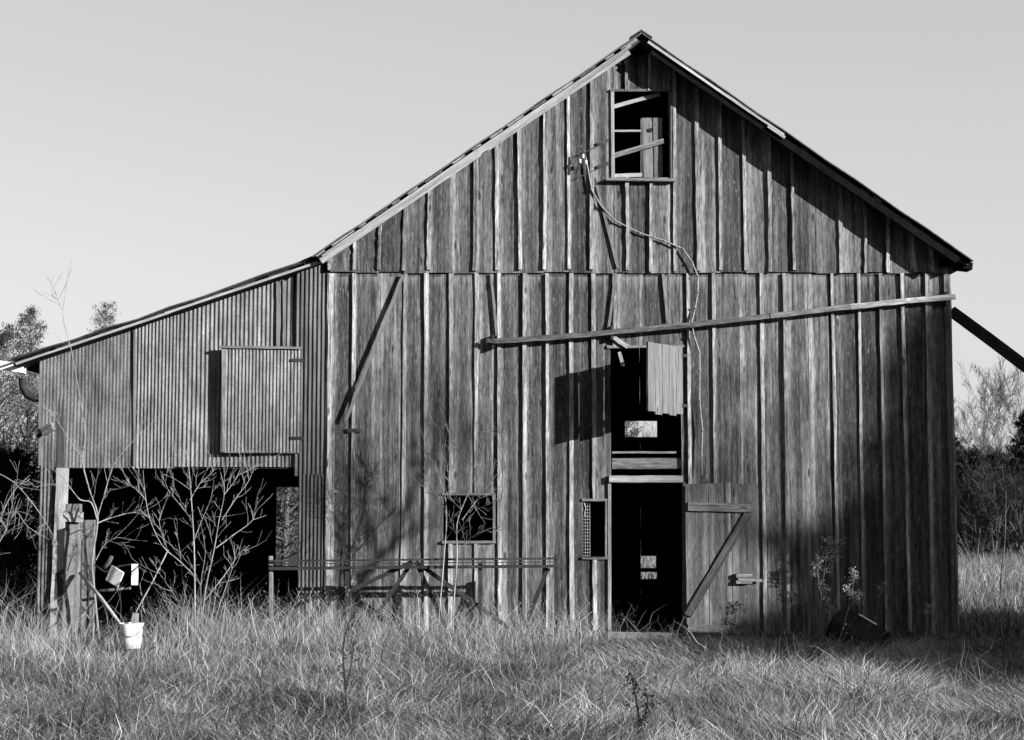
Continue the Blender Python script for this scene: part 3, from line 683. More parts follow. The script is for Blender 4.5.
# ------------------------------------------------------------------ vegetation generators
def grow(mb, p, d, L, r, lvl, rs, spread=.6, nkids=(3, 5), up=.25, sides=5, wob=.12, rnd=None, taper=.55, minr=.002):
    n = 5; pts = [p.copy()]; rad = [r]; cur = d.normalized()
    for k in range(n):
        cur = (cur + Vector((rs.uniform(-wob, wob), rs.uniform(-wob, wob), rs.uniform(-wob, wob) + up * .12))).normalized()
        pts.append(pts[-1] + cur * (L / n)); rad.append(max(minr, r * (1 - (1 - taper) * (k + 1) / n) if lvl else r * (1 - .75 * (k + 1) / n)))
    mb.tube(pts, rad, sides if r > .012 else 4 if r > .006 else 3, rnd, False)
    if lvl <= 0: return
    for _ in range(rs.randint(*nkids)):
        t = rs.uniform(.25, 1.0); i = min(n - 1, int(t * n)); f = t * n - i
        q = pts[i].lerp(pts[i + 1], f); ax = (pts[i + 1] - pts[i]).normalized()
        a = rs.uniform(0, 6.283); o1 = ax.orthogonal().normalized(); o2 = ax.cross(o1)
        s = spread * rs.uniform(.6, 1.3)
        nd = (ax * math.cos(s) + (o1 * math.cos(a) + o2 * math.sin(a)) * math.sin(s) + Vector((0, 0, up))).normalized()
        grow(mb, q, nd, L * rs.uniform(.4, .68), rad[i] * rs.uniform(.45, .68), lvl - 1, rs, spread, nkids, up, sides, wob, rnd, taper, minr)
def limb(mb, pix, Y, r0, r1, sides=6, rnd=None, yj=.0):
    n = len(pix); pts = []
    for i, (a, b) in enumerate(pix): pts.append(P(a, b, Y + yj * (i / max(1, n - 1))))
    out = []
    for i in range(n - 1):
        for k in range(3):
            t = k / 3; p0 = pts[max(i - 1, 0)]; p1 = pts[i]; p2 = pts[i + 1]; p3 = pts[min(i + 2, n - 1)]
            out.append(.5 * ((2 * p1) + (p2 - p0) * t + (2 * p0 - 5 * p1 + 4 * p2 - p3) * t * t + (3 * p1 - p0 - 3 * p2 + p3) * t ** 3))
    out.append(pts[-1]); m = len(out)
    mb.tube(out, [r0 + (r1 - r0) * i / (m - 1) for i in range(m)], sides, rnd, False); return out
def twigs(mb, path, n, rs, L=(.15, .4), r=.006, lvl=1, up=.3, t0=.3):
    for _ in range(n):
        i = int(rs.uniform(t0, 1) * (len(path) - 2)); ax = (path[i + 1] - path[i]).normalized(); a = rs.uniform(0, 6.283); o1 = ax.orthogonal().normalized(); o2 = ax.cross(o1)
        s = rs.uniform(.5, .95); nd = ax * math.cos(s) + (o1 * math.cos(a) + o2 * math.sin(a)) * math.sin(s)
        grow(mb, path[i], nd, rs.uniform(*L), r * rs.uniform(.7, 1.1), lvl, rs, .6, (1, 3), up, 4, .16, None, .5, .0018)
def sapling(label, limbs, Y, mat, seed, yjs=None, ntw=3, lvl=1, L=(.15, .45), group='bare saplings by the barn', tr=.0042):
    rs = random.Random(seed); p0 = limbs[0][0][0]
    mt = MB(); mw = mt
    for i, (pix, r0, r1) in enumerate(limbs):
        pix = [(a + rs.uniform(-3.2, 3.2), b + rs.uniform(-2.5, 2.5)) if 0 < q < len(pix) - 1 else (a, b) for q, (a, b) in enumerate(pix)]
        path = limb(mt, pix, Y, r0 * .62, r1 * .5, 6, None, rs.uniform(-.35, .35) if i else 0)
        twigs(mw, path, ntw * 2, rs, L, tr * .8, lvl)
        twigs(mw, path, ntw * 3, rs, (.05, .2), tr * .5, 1, .35, .15)
    tag(obj('bare_sapling', mt, mat, None, tuple(P(p0[0], p0[1], Y)), True), label, 'sapling', group)
# left sapling with the tall thin leader
sapling('tall thin forked sapling in front of the left end of the lean-to opening', [
    ([(99, 640), (96, 590), (93, 560), (97, 520), (93, 490), (84, 462), (82, 435), (78, 400), (70, 350), (62, 310), (72, 260)], .026, .004),
    ([(97, 520), (90, 505), (80, 498), (66, 485), (60, 470)], .012, .004),
    ([(98, 515), (104, 490), (114, 465), (128, 445), (160, 415)], .013, .003),
    ([(96, 524), (112, 516), (135, 512), (150, 517)], .012, .004),
    ([(84, 462), (70, 440), (55, 420), (45, 405)], .009, .003),
    ([(62, 310), (56, 295), (50, 280)], .005, .002),
    ([(96, 560), (108, 545), (120, 538), (132, 540)], .008, .003)], -1.0, M_BARK, 3, ntw=2)
# middle clump
sapling('many stemmed bare shrub rising in the middle of the lean-to opening', [
    ([(195, 640), (194, 580), (192, 540), (190, 500), (192, 470), (186, 450)], .02, .005),
    ([(194, 575), (180, 558), (165, 545), (152, 520), (146, 495), (143, 470)], .014, .004),
    ([(200, 640), (206, 590), (216, 550), (222, 520), (224, 490), (219, 468)], .017, .004),
    ([(192, 520), (180, 505), (168, 490), (160, 470)], .01, .003),
    ([(222, 520), (236, 500), (248, 480), (254, 466)], .009, .003),
    ([(216, 548), (232, 535), (250, 518), (258, 497)], .009, .003),
    ([(224, 495), (232, 480), (242, 466)], .007, .003),
    ([(190, 500), (200, 485), (212, 470), (218, 455)], .008, .003),
    ([(165, 545), (158, 520), (164, 505)], .007, .003),
    ([(146, 500), (132, 490), (122, 480)], .007, .003),
    ([(205, 600), (222, 575), (240, 555), (250, 545)], .009, .003),
    ([(192, 545), (205, 520), (213, 500), (214, 480)], .009, .003),
    ([(198, 640), (186, 590), (178, 555), (174, 520)], .008, .003), ([(203, 640), (200, 585), (203, 550), (200, 520)], .008, .003), ([(208, 640), (222, 600), (234, 570), (238, 545)], .008, .003),
    ([(192, 640), (176, 600), (160, 575), (150, 560)], .007, .003)], -1.3, M_BARK, 5, ntw=2)
sapling('low sprawling bare sapling at the far left edge against the dark trees', [
    ([(-20, 640), (-10, 560), (10, 500), (30, 475)], .016, .004),
    ([(-10, 470), (15, 480), (35, 500), (48, 528), (58, 545)], .012, .005),
    ([(-5, 520), (14, 512), (30, 525), (50, 540)], .010, .004),
    ([(-12, 560), (5, 530), (8, 500)], .01, .003)], -1.6, M_BARK, 8, ntw=3)
sapling('slender bare sapling in front of the square stable window', [
    ([(452, 640), (454, 600), (456, 560), (460, 525), (466, 500), (475, 470), (477, 440), (478, 400)], .019, .004),
    ([(462, 520), (474, 505), (484, 490), (494, 480), (500, 470)], .010, .003),
    ([(476, 470), (465, 455), (452, 440), (445, 425)], .007, .002),
    ([(477, 455), (487, 435), (497, 420)], .006, .002),
    ([(456, 555), (472, 540), (488, 530), (498, 532)], .008, .003),
    ([(462, 510), (452, 495), (446, 470), (444, 445)], .008, .002),
    ([(468, 495), (476, 510), (488, 505), (498, 498)], .008, .003)], -.95, M_BARK, 12, ntw=3, L=(.12, .3), tr=.005)
sapling('thin twiggy bare sapling left of the square stable window', [
    ([(437, 640), (441, 560), (445, 520), (441, 495), (434, 470), (424, 445), (420, 425)], .014, .003),
    ([(441, 500), (432, 488), (422, 480)], .006, .002),
    ([(438, 480), (440, 455), (447, 430)], .006, .002)], -.9, M_BARK, 15, ntw=3, L=(.1, .3), tr=.004)
# off to the right of the stable window: shrub whose shade falls on the boards at the left
sapling('dark leafless stem standing in front of the left barn boards', [
    ([(352, 640), (350, 590), (352, 560), (356, 530), (355, 512)], .012, .004),
    ([(353, 560), (344, 545), (340, 530)], .006, .002),
    ([(354, 545), (364, 530), (368, 518)], .006, .002)], -.5, M_STEM, 17, ntw=3, L=(.08, .2), tr=.005)
sapling('thin grey upright sapling in the far right field', [
    ([(1004, 622), (1003, 580), (1004, 540), (1006, 492)], .028, .008),
    ([(1003, 600), (1010, 575), (1012, 560)], .008, .003)], 3.5, M_BARKD, 21, ntw=3, L=(.1, .25))

def leafcloud(pos, size, nrm_jit=1.0, aspect=.45, dirs=None):
    n = len(pos)
    d = NR.normal(size=(n, 3)) if dirs is None else dirs + NR.normal(size=(n, 3)) * nrm_jit
    d /= np.linalg.norm(d, axis=1)[:, None]
    e = np.cross(d, NR.normal(size=(n, 3))); e /= np.linalg.norm(e, axis=1)[:, None]
    s = (size * NR.uniform(.6, 1.4, n))[:, None]
    v = np.stack([pos - e * s * aspect * .5, pos + d * s * .5 + e * s * aspect * .0 - e * s * aspect * .45, pos + d * s, pos + d * s * .5 + e * s * aspect * .5], 1).reshape(-1, 3)
    f = np.arange(n * 4).reshape(-1, 4)
    return v, f
def leafobj(name, pos, size, rnd, mat, parent, aspect=.45, dirs=None, jit=1.0):
    v, f = leafcloud(pos, size, jit, aspect, dirs)
    return npobj(name, v, None, f, np.repeat(rnd, 4), mat, parent)
def cedar(label, x, y, h, rad, seed, mat=M_CEDAR, n=16000, leaf=.13, base=.03, group='evergreens around the barn', pw=.8, cat='evergreen'):
    rs = random.Random(seed); rg = np.random.default_rng(seed)
    t = thing('cedar_tree', label, cat, (x, y, 0), group)
    mb = MB(); mb.tube([(x, y, -.1), (x + .05, y, h * .4), (x, y, h * .93)], [.05 + h * .016, .03 + h * .009, .015], 7); tr_ = obj('trunk', mb, M_BARKD, t, smooth=True)
    nb = int(60 + h * 14); P_ = []; D_ = []; RN = []; limbs = MB()
    per = n // nb
    for b in range(nb):
        zt = (b + rs.random()) / nb; z = h * (base + (1 - base) * zt)
        rr = rad * (1 - zt) ** pw * rs.uniform(.55, 1.12) + .08 * rad * rs.random(); a = rs.uniform(0, 6.283)
        dirv = np.array([math.cos(a), math.sin(a), rs.uniform(.15, .75) + .5 * zt]); start = np.array([x, y, z])
        limbs.tube([start, start + dirv * rr * .8], [.012 + .004 * h * (1 - zt), .004], 4)
        s = rg.uniform(.12, 1, per) ** .75; sp = (.10 + .16 * rr) * (1.15 - s)
        p = start + dirv * rr * s[:, None] + rg.normal(size=(per, 3)) * sp[:, None] * np.array([1, 1, .8])
        P_.append(p); D_.append(np.tile(dirv + np.array([0, 0, .4]), (per, 1))); RN.append(np.clip(rg.normal(rs.random(), .18, per), 0, 1))
    obj('limbs', limbs, M_BARKD, t)
    p = np.concatenate(P_); p[:, 2] = np.maximum(p[:, 2], .02)
    leafobj('crown', p, leaf, np.concatenate(RN), mat, t, .35, np.concatenate(D_), .7)
    return t
def bare_tree(label, x, y, h, seed, mat=M_BARKD, lvl=4, kids=(4, 6), r=None, minr=.0045):
    rs = random.Random(seed); t = thing('bare_tree', label, 'tree', (x, y, 0), 'leafless trees beyond the barn')
    mt = MB(); mw = MB(); r = r or h * .012
    pts = [Vector((x + .15 * math.sin(k * 1.3 + seed), y, h * .9 * k / 8 - .1)) for k in range(9)]; rad = [r * (1 - .8 * k / 8) for k in range(9)]
    mt.tube(pts, rad, 6)
    for _ in range(16):
        u = rs.uniform(1.6, 7.9); i = int(u); q = pts[i].lerp(pts[i + 1], u - i); a = rs.uniform(0, 6.283); e = rs.uniform(.7, 1.5)
        grow(mw, q, Vector((math.cos(a), math.sin(a), e)), h * rs.uniform(.2, .36) * (1.15 - u / 16), rad[i] * .38, lvl - 1, rs, .55, kids, .22, 4, .1, None, .5, minr)
    obj('trunk', mt, mat, t, smooth=True); obj('branches', mw, mat, t); return t

# left background
def atx(px, Y): return wx(px, 510, Y)
cedar('pale grey cedar with a loose top rising behind the lean-to eave', atx(26, 20), 20, 6.6, 2.1, 31, n=15000, leaf=.055, pw=1.0)
cedar('cedar whose small tip shows above the lean-to roof', atx(101, 24), 24, 7.2, 2.9, 32, n=13000, leaf=.05, pw=1.0)
cedar('broad cedar crown beside the white gutter', atx(-14, 17), 17, 5.6, 2.6, 33, n=36000, leaf=.06, pw=.6)
cedar('low dark cedar bush at the foot of the pale cedars beside the lean-to', atx(5, 3), 3, 2.2, 1.1, 34, M_CEDARD, 12000, .08, pw=.5)
cedar('bushy cedar seen through the gap beside the lean-to pier', atx(285, 27), 27, 5.0, 2.6, 35, n=30000, leaf=.10, pw=.5)
# right background
for i, (px, Y, h, rad, lab) in enumerate(((972, 22, 3.0, 1.5, 'dark evergreen close behind the barn corner under the timber pole'), (998, 27, 3.1, 1.8, 'low rounded evergreen behind the thin grey sapling in the field'), (1032, 24, 4.2, 1.4, 'taller dark evergreen cut by the edge of the photo'), (948, 29, 3.7, 2.2, 'dark evergreen mostly hidden behind the shaded end of the barn'), (1062, 29, 4.4, 2.2, 'dark evergreen standing outside the frame beyond the field'), (984, 31, 3.0, 1.7, 'evergreen between the leafless trees and the field grass'))):
    cedar(lab, atx(px, Y), Y, h, rad, 40 + i, M_CEDARM, 14000, .10, pw=.8)
for i, (px, Y, h, lab) in enumerate(((968, 36, 4.8, 'leafless grey tree nearest the right barn wall'), (988, 40, 6.6, 'tall leafless grey tree in the gap right of the barn'), (1020, 38, 6.7, 'tall leafless grey tree at the right edge'), (1004, 46, 5.2, 'leafless grey tree between the two tall ones'), (940, 44, 5.4, 'leafless grey tree rising behind the barn corner'), (640, 40, 5.6, 'leafless tree glimpsed through the upper hatch'))):
    bare_tree(lab, atx(px, Y), Y, h, 60 + i, M_PALEBARK, kids=(4, 6), minr=.004)
cedar('small cedar glimpsed through the upper hatch', atx(636, 30), 34, 5.4, 1.3, 71, n=16000, leaf=.06)

def brush(label, x, y, h, seed, n=14):
    rs = random.Random(seed); mb = MB()
    for _ in range(n):
        a = rs.uniform(0, 6.283); q = Vector((x + rs.uniform(-.5, .5), y + rs.uniform(-.5, .5), -.05))
        grow(mb, q, Vector((math.cos(a) * .35, math.sin(a) * .35, 1)), h * rs.uniform(.5, .8), .022, 3, rs, .5, (3, 5), .2, 4, .14, None, .5, .0055)
    tag(obj('bare_shrub', mb, M_BRUSH, None, (x, y, 0)), label, 'shrub', 'leafless brush beyond the barn')
for i, (px, Y, h, lab) in enumerate(((966, 21, 2.5, 'leafless grey shrub beside the barn corner'), (985, 20, 2.2, 'leafless grey shrub in front of the low evergreens'), (1009, 21, 2.6, 'leafless grey shrub behind the thin grey sapling'), (1030, 20, 2.4, 'leafless grey shrub cut by the edge of the photo'), (8, 14, 3.6, 'leafless brush in front of the pale cedars beside the lean-to'))):
    brush(lab, atx(px, Y), Y, h, 120 + i)
n = 26000; x = NR.uniform(-70, 90, n); y = 62 + 8 * NR.random(n); z = (4.6 + 1.2 * np.sin(x * .5) * np.sin(x * .17 + 2)) * NR.random(n) ** .8
v, f = leafcloud(np.stack([x, y, z], -1), .6, 1.0, .6)
tag(npobj('treeline', v, None, f, np.repeat(NR.random(n), 4), M_CEDARM), 'low dark treeline closing the field far behind the barn', 'treeline', None, 'stuff')
# evergreens standing off to the right whose shade falls over the right boards and the grass
def shade_cedar(xv, zv, y, rad, seed, label, pw=.6, n=26000, base=.1):
    cedar(label, xv - 1.49 * y, y, zv - .508 * y, rad, seed, M_CEDARD, n, .26, base, 'shade trees right of the frame', pw)
shade_cedar(6.2, 4.1, -22, 3.0, 81, 'tallest evergreen standing outside the frame to the right', n=100000)
shade_cedar(5.5, .6, -22, 1.9, 82, 'middle evergreen standing outside the frame to the right', n=40000)
shade_cedar(2.6, -.35, -22, 1.25, 83, 'tall thin evergreen with a high crown outside the frame to the right', n=26000, base=.84)
shade_cedar(-.1, -.95, -22, 1.2, 84, 'lower thin evergreen with a high crown outside the frame to the right', n=22000, base=.87)
def cast(label, limbs, y0, seed):
    """a bare tree standing off to the right, grown so that its shade reaches the boards"""
    rs = random.Random(seed); mb = MB()
    def at(p): x, z = W(p[0], p[1], 0); return Vector((x - 1.49 * y0, y0, z - .508 * y0))
    for k, (path, r0, r1) in enumerate(limbs):
        pts = [at(p) for p in path]
        if k == 0: pts = [Vector((pts[0].x + .1, y0, -.1)), Vector((pts[0].x + .06, y0, pts[0].z * .5))] + pts
        m = len(pts); mb.tube(pts, [r0 + (r1 - r0) * i / (m - 1) for i in range(m)], 6, None, False)
        twigs(mb, pts, 7, rs, (.2, .6), .008, 1, .2, .4)
    tag(obj('bare_tree', mb, M_BARKD, None, (pts[0].x, y0, 0)), label, 'tree', 'shade trees right of the frame')
cast('crooked leafless tree outside the frame whose shadow falls on the barn boards', [
    ([(350, 650), (352, 605), (362, 578), (378, 560), (392, 545), (401, 520), (412, 490), (428, 465), (442, 440)], 0.054, 0.019),
    ([(378, 560), (370, 535), (362, 505), (352, 480), (338, 460)], 0.026, 0.011), ([(401, 520), (388, 503), (372, 486), (345, 474)], 0.024, 0.011),
    ([(362, 578), (350, 560), (338, 540)], 0.022, 0.009), ([(412, 490), (418, 470), (415, 440), (420, 420)], 0.017, 0.008), ([(392, 545), (410, 530), (430, 515), (446, 505)], 0.019, 0.008)], -5.6, 88)
bare_tree('unseen leafless tree added outside the frame to dim the boards', 3.7 + 1.49 * 24, -24, 15.2, 89, lvl=4, kids=(4, 6), r=.16, minr=.012)  # added tree, out of view, placed to dim the right boards

# unseen leaf mass added behind the camera; it keeps the low sky off the barn front
n = 28000; x = NR.uniform(-75, 27, n); y = -36 - 9 * NR.random(n) - np.clip((-x - 45) * -.0, 0, 1); z = 17.5 * NR.random(n) ** .8 * (.86 + .14 * np.sin(x * .7) * np.sin(x * .23 + 1))
v, f = leafcloud(np.stack([x, y, z], -1), 1.5, 1.0, .8)
tag(npobj('sky_block_leaves', v, None, f, np.repeat(NR.random(n), 4), M_CEDARD), 'unseen dark leaf mass added behind the camera to block low sky', 'sky_block_leaves', None, 'stuff')

# ------------------------------------------------------------------ weeds
def weed(label, pix, Y, seed, mat=M_FLUFF, stem=M_BARK, nclump=30, r=.006, sp=.03, leaf=.03, n=700, t0=.45, group='dead weeds around the barn'):
    rs = random.Random(seed); rg = np.random.default_rng(seed); t = thing('dead_weed', label, 'weed', tuple(P(*pix[0][0], Y)), group); mb = MB(); P_ = []; RN = []
    for k, path in enumerate(pix):
        pts = limb(mb, path, Y, r if k == 0 else r * .7, r * .35, 5, None, rs.uniform(-.06, .06) if k else 0)
        for _ in range(nclump):
            q = pts[int(rs.uniform(t0, 1) * (len(pts) - 1))]; m = max(3, n // (nclump * len(pix)))
            c = np.array(q) + rg.normal(size=3) * sp
            P_.append(c + rg.normal(size=(m, 3)) * sp * .55); RN.append(np.clip(rg.normal(rs.random(), .2, m), 0, 1))
    obj('stem', mb, stem, t); leafobj('sprays', np.concatenate(P_), leaf, np.concatenate(RN), mat, t, .5)
weed('tall dry goldenrod with fluffy seed heads beside the barrel', [[(819, 640), (822, 590), (826, 560), (828, 535)], [(822, 600), (818, 575), (817, 555)], [(824, 575), (834, 555), (840, 540)], [(832, 640), (830, 610), (824, 585)]], -.28, 91, n=1000)
weed('shorter dry goldenrod bending over the tilted barrel', [[(838, 645), (848, 610), (850, 595), (846, 588)], [(848, 610), (856, 600), (858, 595)], [(850, 598), (854, 580), (852, 570)]], -.95, 92, n=500, t0=.6)
weed('thin single dry weed right of the barrel', [[(872, 640), (878, 605), (882, 580)]], -.6, 93, n=80, t0=.8, nclump=6)
weed('small dark weed with one pale head near the right barn corner', [[(926, 640), (927, 620), (926, 603)]], -.8, 94, n=90, t0=.75, nclump=6)
weed('tall dark dead weed in the left middle foreground', [[(344, 760), (346, 700), (343, 650), (350, 620), (357, 612)], [(346, 690), (352, 660), (354, 640)]], -7.5, 95, M_DEADLEAF, M_STEM, 16, .011, .02, 0.024, 110, .2)
weed('dark dead weed with drooping leaves at the bottom centre', [[(637, 770), (639, 720), (634, 690), (632, 675)], [(638, 730), (648, 705), (644, 690)]], -9.0, 96, M_DEADLEAF, M_STEM, 26, .012, .022, 0.028, 220, .1)
weed('short forked dark weed right of the bottom centre weed', [[(676, 760), (675, 725), (672, 706)], [(678, 760), (690, 730), (696, 716)]], -9.2, 97, M_DEADLEAF, M_STEM, 14, .010, .012, 0.018, 60, .4)
weed('thin dark weed left of the bottom centre weed', [[(492, 770), (490, 720), (498, 690)], [(491, 730), (482, 705)]], -8.8, 98, M_DEADLEAF, M_STEM, 10, .008, .015, 0.018, 50, .3)
weed('wispy dark weed in the left foreground below the bucket', [[(128, 770), (122, 720), (118, 690), (124, 665)], [(122, 720), (112, 700)]], -8.4, 99, M_DEADLEAF, M_STEM, 8, .008, .02, 0.018, 40, .3)

# ------------------------------------------------------------------ grass
def blades(bx, by, h, wdt, dirang, bend, rnd, z0=None, K=4, tilt=0.0):
    n = len(bx); z0 = gz(bx, by) if z0 is None else z0
    dx, dy = np.cos(dirang), np.sin(dirang); fa = NR.uniform(0, math.pi, n); sx, sy = np.cos(fa), np.sin(fa)
    V = np.zeros((n, 2 * K + 1, 3), np.float32)
    for k in range(K + 1):
        t = k / K
        b = np.maximum(np.abs(bend), 1e-3)
        hor = h * (np.cos(tilt) - np.cos(tilt + b * t)) / b; ver = np.maximum(h * (np.sin(tilt + b * t) - np.sin(tilt)) / b, -.04)
        kk = .07 * h * (k > 0); px = bx + dx * hor + NR.normal(0, 1, n) * kk; py = by + dy * hor + NR.normal(0, 1, n) * kk; pz = z0 + ver + NR.normal(0, 1, n) * kk * .6
        wk = wdt * (1 - t) ** .6 * .5
        if k < K:
            V[:, 2 * k] = np.stack([px - sx * wk, py - sy * wk, pz], -1); V[:, 2 * k + 1] = np.stack([px + sx * wk, py + sy * wk, pz], -1)
        else: V[:, 2 * K] = np.stack([px, py, pz], -1)
    base = (np.arange(n) * (2 * K + 1))[:, None, None]
    q = np.array([[2 * k, 2 * k + 1, 2 * k + 3, 2 * k + 2] for k in range(K - 1)])[None]
    f4 = (base + q).reshape(-1, 4); f3 = (base[:, 0] + np.array([2 * K - 2, 2 * K - 1, 2 * K])[None]).reshape(-1, 3)
    return V.reshape(-1, 3), f3, f4, np.repeat(rnd, 2 * K + 1)
def scatter(n, y0, y1, margin=.6, p=1.0):
    y = y0 + (y1 - y0) * NR.random(n) ** p; half = (y + 20) * .325 + margin
    return NR.uniform(-1, 1, n) * half, y
# mass of grass in the foreground: tufts of blades radiating from their own roots
def clump(x, y): return np.clip(.5 + .5 * fld(x * 2.2, y * 2.2, 1.0, 0, 6), 0, 1.4)
def tallness(x, y): return 1 / (1 + np.exp((x - .9 - .15 * (y + 4)) * 2.2))
BKX, BKY = P(131, 648, -2.1).x, -2.1
def open_ground(x, y):
    """the sunlit strip before the door and the bucket's own place stay low"""
    d = np.clip(1 - np.hypot((x - 1.3) / .6, (y + .3) / .5), 0, 1)
    b = np.clip(1.3 - np.hypot((x - BKX) / .35, (y - BKY + .6) / .9), 0, 1)
    e = np.clip(1.3 - np.hypot((x - 4.3) / .8, (y + 1.2) / .7), 0, 1)
    return 1 - .8 * np.clip(np.maximum(np.maximum(d, b), e), 0, 1)
nt_ = 15000; tx, ty = scatter(nt_, -12.3, -.15, p=.85)
tC = clump(tx, ty); tT = tallness(tx, ty); keep = NR.random(nt_) < .25 + .8 * tC
tx, ty, tC, tT = tx[keep], ty[keep], tC[keep], tT[keep]; nt_ = len(tx)
per = NR.integers(6, 28, nt_); idx = np.repeat(np.arange(nt_), per); n = len(idx)
rad = (NR.uniform(.02, .09, nt_))[idx] * np.sqrt(NR.random(n)); a0 = NR.uniform(0, 6.283, n)
bx_ = tx[idx] + rad * np.cos(a0); by_ = np.minimum(ty[idx] + rad * np.sin(a0), -.1)
lean = NR.uniform(0, 6.283, nt_)[idx]; la = NR.uniform(0, 1, nt_)[idx]
ang = np.where(NR.random(n) < la * .6, lean + NR.normal(0, .5, n), a0 + NR.normal(0, .7, n))
th_t = (.06 + .12 * tC * NR.uniform(.2, 1.5, nt_)) * (.26 + .8 * tT) * NR.uniform(.5, 1.5, nt_)
h = th_t[idx] * NR.uniform(.45, 1.25, n) * open_ground(bx_, by_)
bend = np.abs(NR.normal(1.5, .9, n)) + (1 - tT[idx]) * .5; tl = np.clip(np.abs(NR.normal(.45, .4, n)) + (1 - tT[idx]) * .4, 0, 1.35)
pat = np.clip(.80 + .62 * fld(tx * 1.5 + 7, ty * 2.2, 1.0, 0, 7), .12, 1.5)
tone_t = np.where(NR.random(nt_) < .35, NR.beta(1.2, 6, nt_), NR.beta(2.0, 2.2, nt_)) * pat
tone = np.clip(tone_t[idx] * 1.0 + NR.normal(.17, .17, n), 0, 1)
V1 = blades(bx_, by_, h * (1 + .35 * bend), NR.uniform(.002, .0045, n), ang, bend, tone, tilt=tl, K=3)
# loose single blades between the tufts, many fallen over
bx_, by_ = scatter(130000, -12.3, -.12, p=.85); n = len(bx_); C = clump(bx_ + 2, by_)
h = NR.uniform(.05, .24, n) * (.5 + .7 * C) * open_ground(bx_, by_); lone = NR.random(n) < .02; h = np.where(lone, h + NR.uniform(.1, .35, n) * open_ground(bx_, by_), h)
bend = np.where(lone, NR.uniform(.1, .7, n), np.abs(NR.normal(1.7, .9, n)))
V2 = blades(bx_, by_, h * (1 + .3 * bend), NR.uniform(.002, .0042, n), NR.uniform(0, 6.283, n), bend, np.clip(NR.beta(1.3, 1.9, n) * np.clip(.75 + .35 * fld(bx_ * 1.5 + 7, by_ * 2.2, 1.0, 0, 7), .2, 1.3), 0, 1), gz(bx_, by_) + np.where(lone, 0, NR.uniform(-.02, .08, n)), K=3, tilt=np.where(lone, .1, NR.uniform(.3, 1.5, n)))
def join(*Vs):
    o = 0; v = []; a = []; b = []; r = []
    for q in Vs: v.append(q[0]); a.append(q[1] + o); b.append(q[2] + o); r.append(q[3]); o += len(q[0])
    return np.concatenate(v), np.concatenate(a), np.concatenate(b), np.concatenate(r)
v, f3, f4, rn = join(V1, V2)
tag(npobj('dry_grass', v, f3, f4, rn, M_GRASS), 'tangled dry grass filling the foreground', 'grass', None, 'stuff')
# matted straw, thick at the right, in swirls and patches
bx_, by_ = scatter(170000, -12.3, -.9, p=.9); T = tallness(bx_, by_); C = clump(by_ + 3, bx_ - 5)
keep = NR.random(len(bx_)) < np.clip((1 - T) * .9 + .22, 0, 1) * np.clip(C * 1.6, .08, 1); bx_, by_, T = bx_[keep], by_[keep], T[keep]; n = len(bx_)
ang = 3.0 * fld(bx_ * .9, by_ * .9, .8, 1, 7) + NR.normal(0, .6, n)
pat = np.clip(.85 + .5 * fld(bx_ * 1.3, by_ * 2.4 + 4, 1.0, 0, 7), .12, 1.4)
v, f3, f4, rn = blades(bx_, by_, NR.uniform(.12, .5, n), NR.uniform(.0022, .0048, n), ang, NR.uniform(.2, .9, n), np.clip(NR.beta(2.2, 1.3, n) * pat * 1.25, 0, 1), gz(bx_, by_) + NR.uniform(-.02, .06, n) + .06 * (1 - T) * np.clip(C[keep] - .2, 0, 1), K=3, tilt=NR.uniform(.8, 1.52, n))
tag(npobj('matted_straw', v, f3, f4, rn, M_STRAW), 'pale matted straw lying flat in swirls in front of the door', 'straw', None, 'stuff')
# long bright straws fallen across everything
bx_, by_ = scatter(1700, -12.0, -1.0); n = len(bx_)
v, f3, f4, rn = blades(bx_, by_, NR.uniform(.2, .55, n), NR.uniform(.003, .006, n), NR.uniform(0, 6.283, n), NR.uniform(.2, 1.1, n), NR.uniform(.75, 1, n), gz(bx_, by_) + NR.uniform(.03, .12, n), tilt=NR.uniform(.7, 1.45, n))
tag(npobj('fallen_straws', v, f3, f4, rn, M_STRAW), 'long bright straws fallen across the grass', 'straws', None, 'stuff')
# thin dark dead stems standing through the grass
bx_, by_ = scatter(1800, -11.8, -1.2); n = len(bx_)
v, f3, f4, rn = blades(bx_, by_, NR.uniform(.15, .5, n), NR.uniform(.004, .008, n), NR.uniform(0, 6.283, n), np.abs(NR.normal(.3, .35, n)), NR.random(n))
tag(npobj('dead_stems', v, f3, f4, rn, M_DEADLEAF), 'thin dark dead stems scattered through the dry grass', 'stems', None, 'stuff')
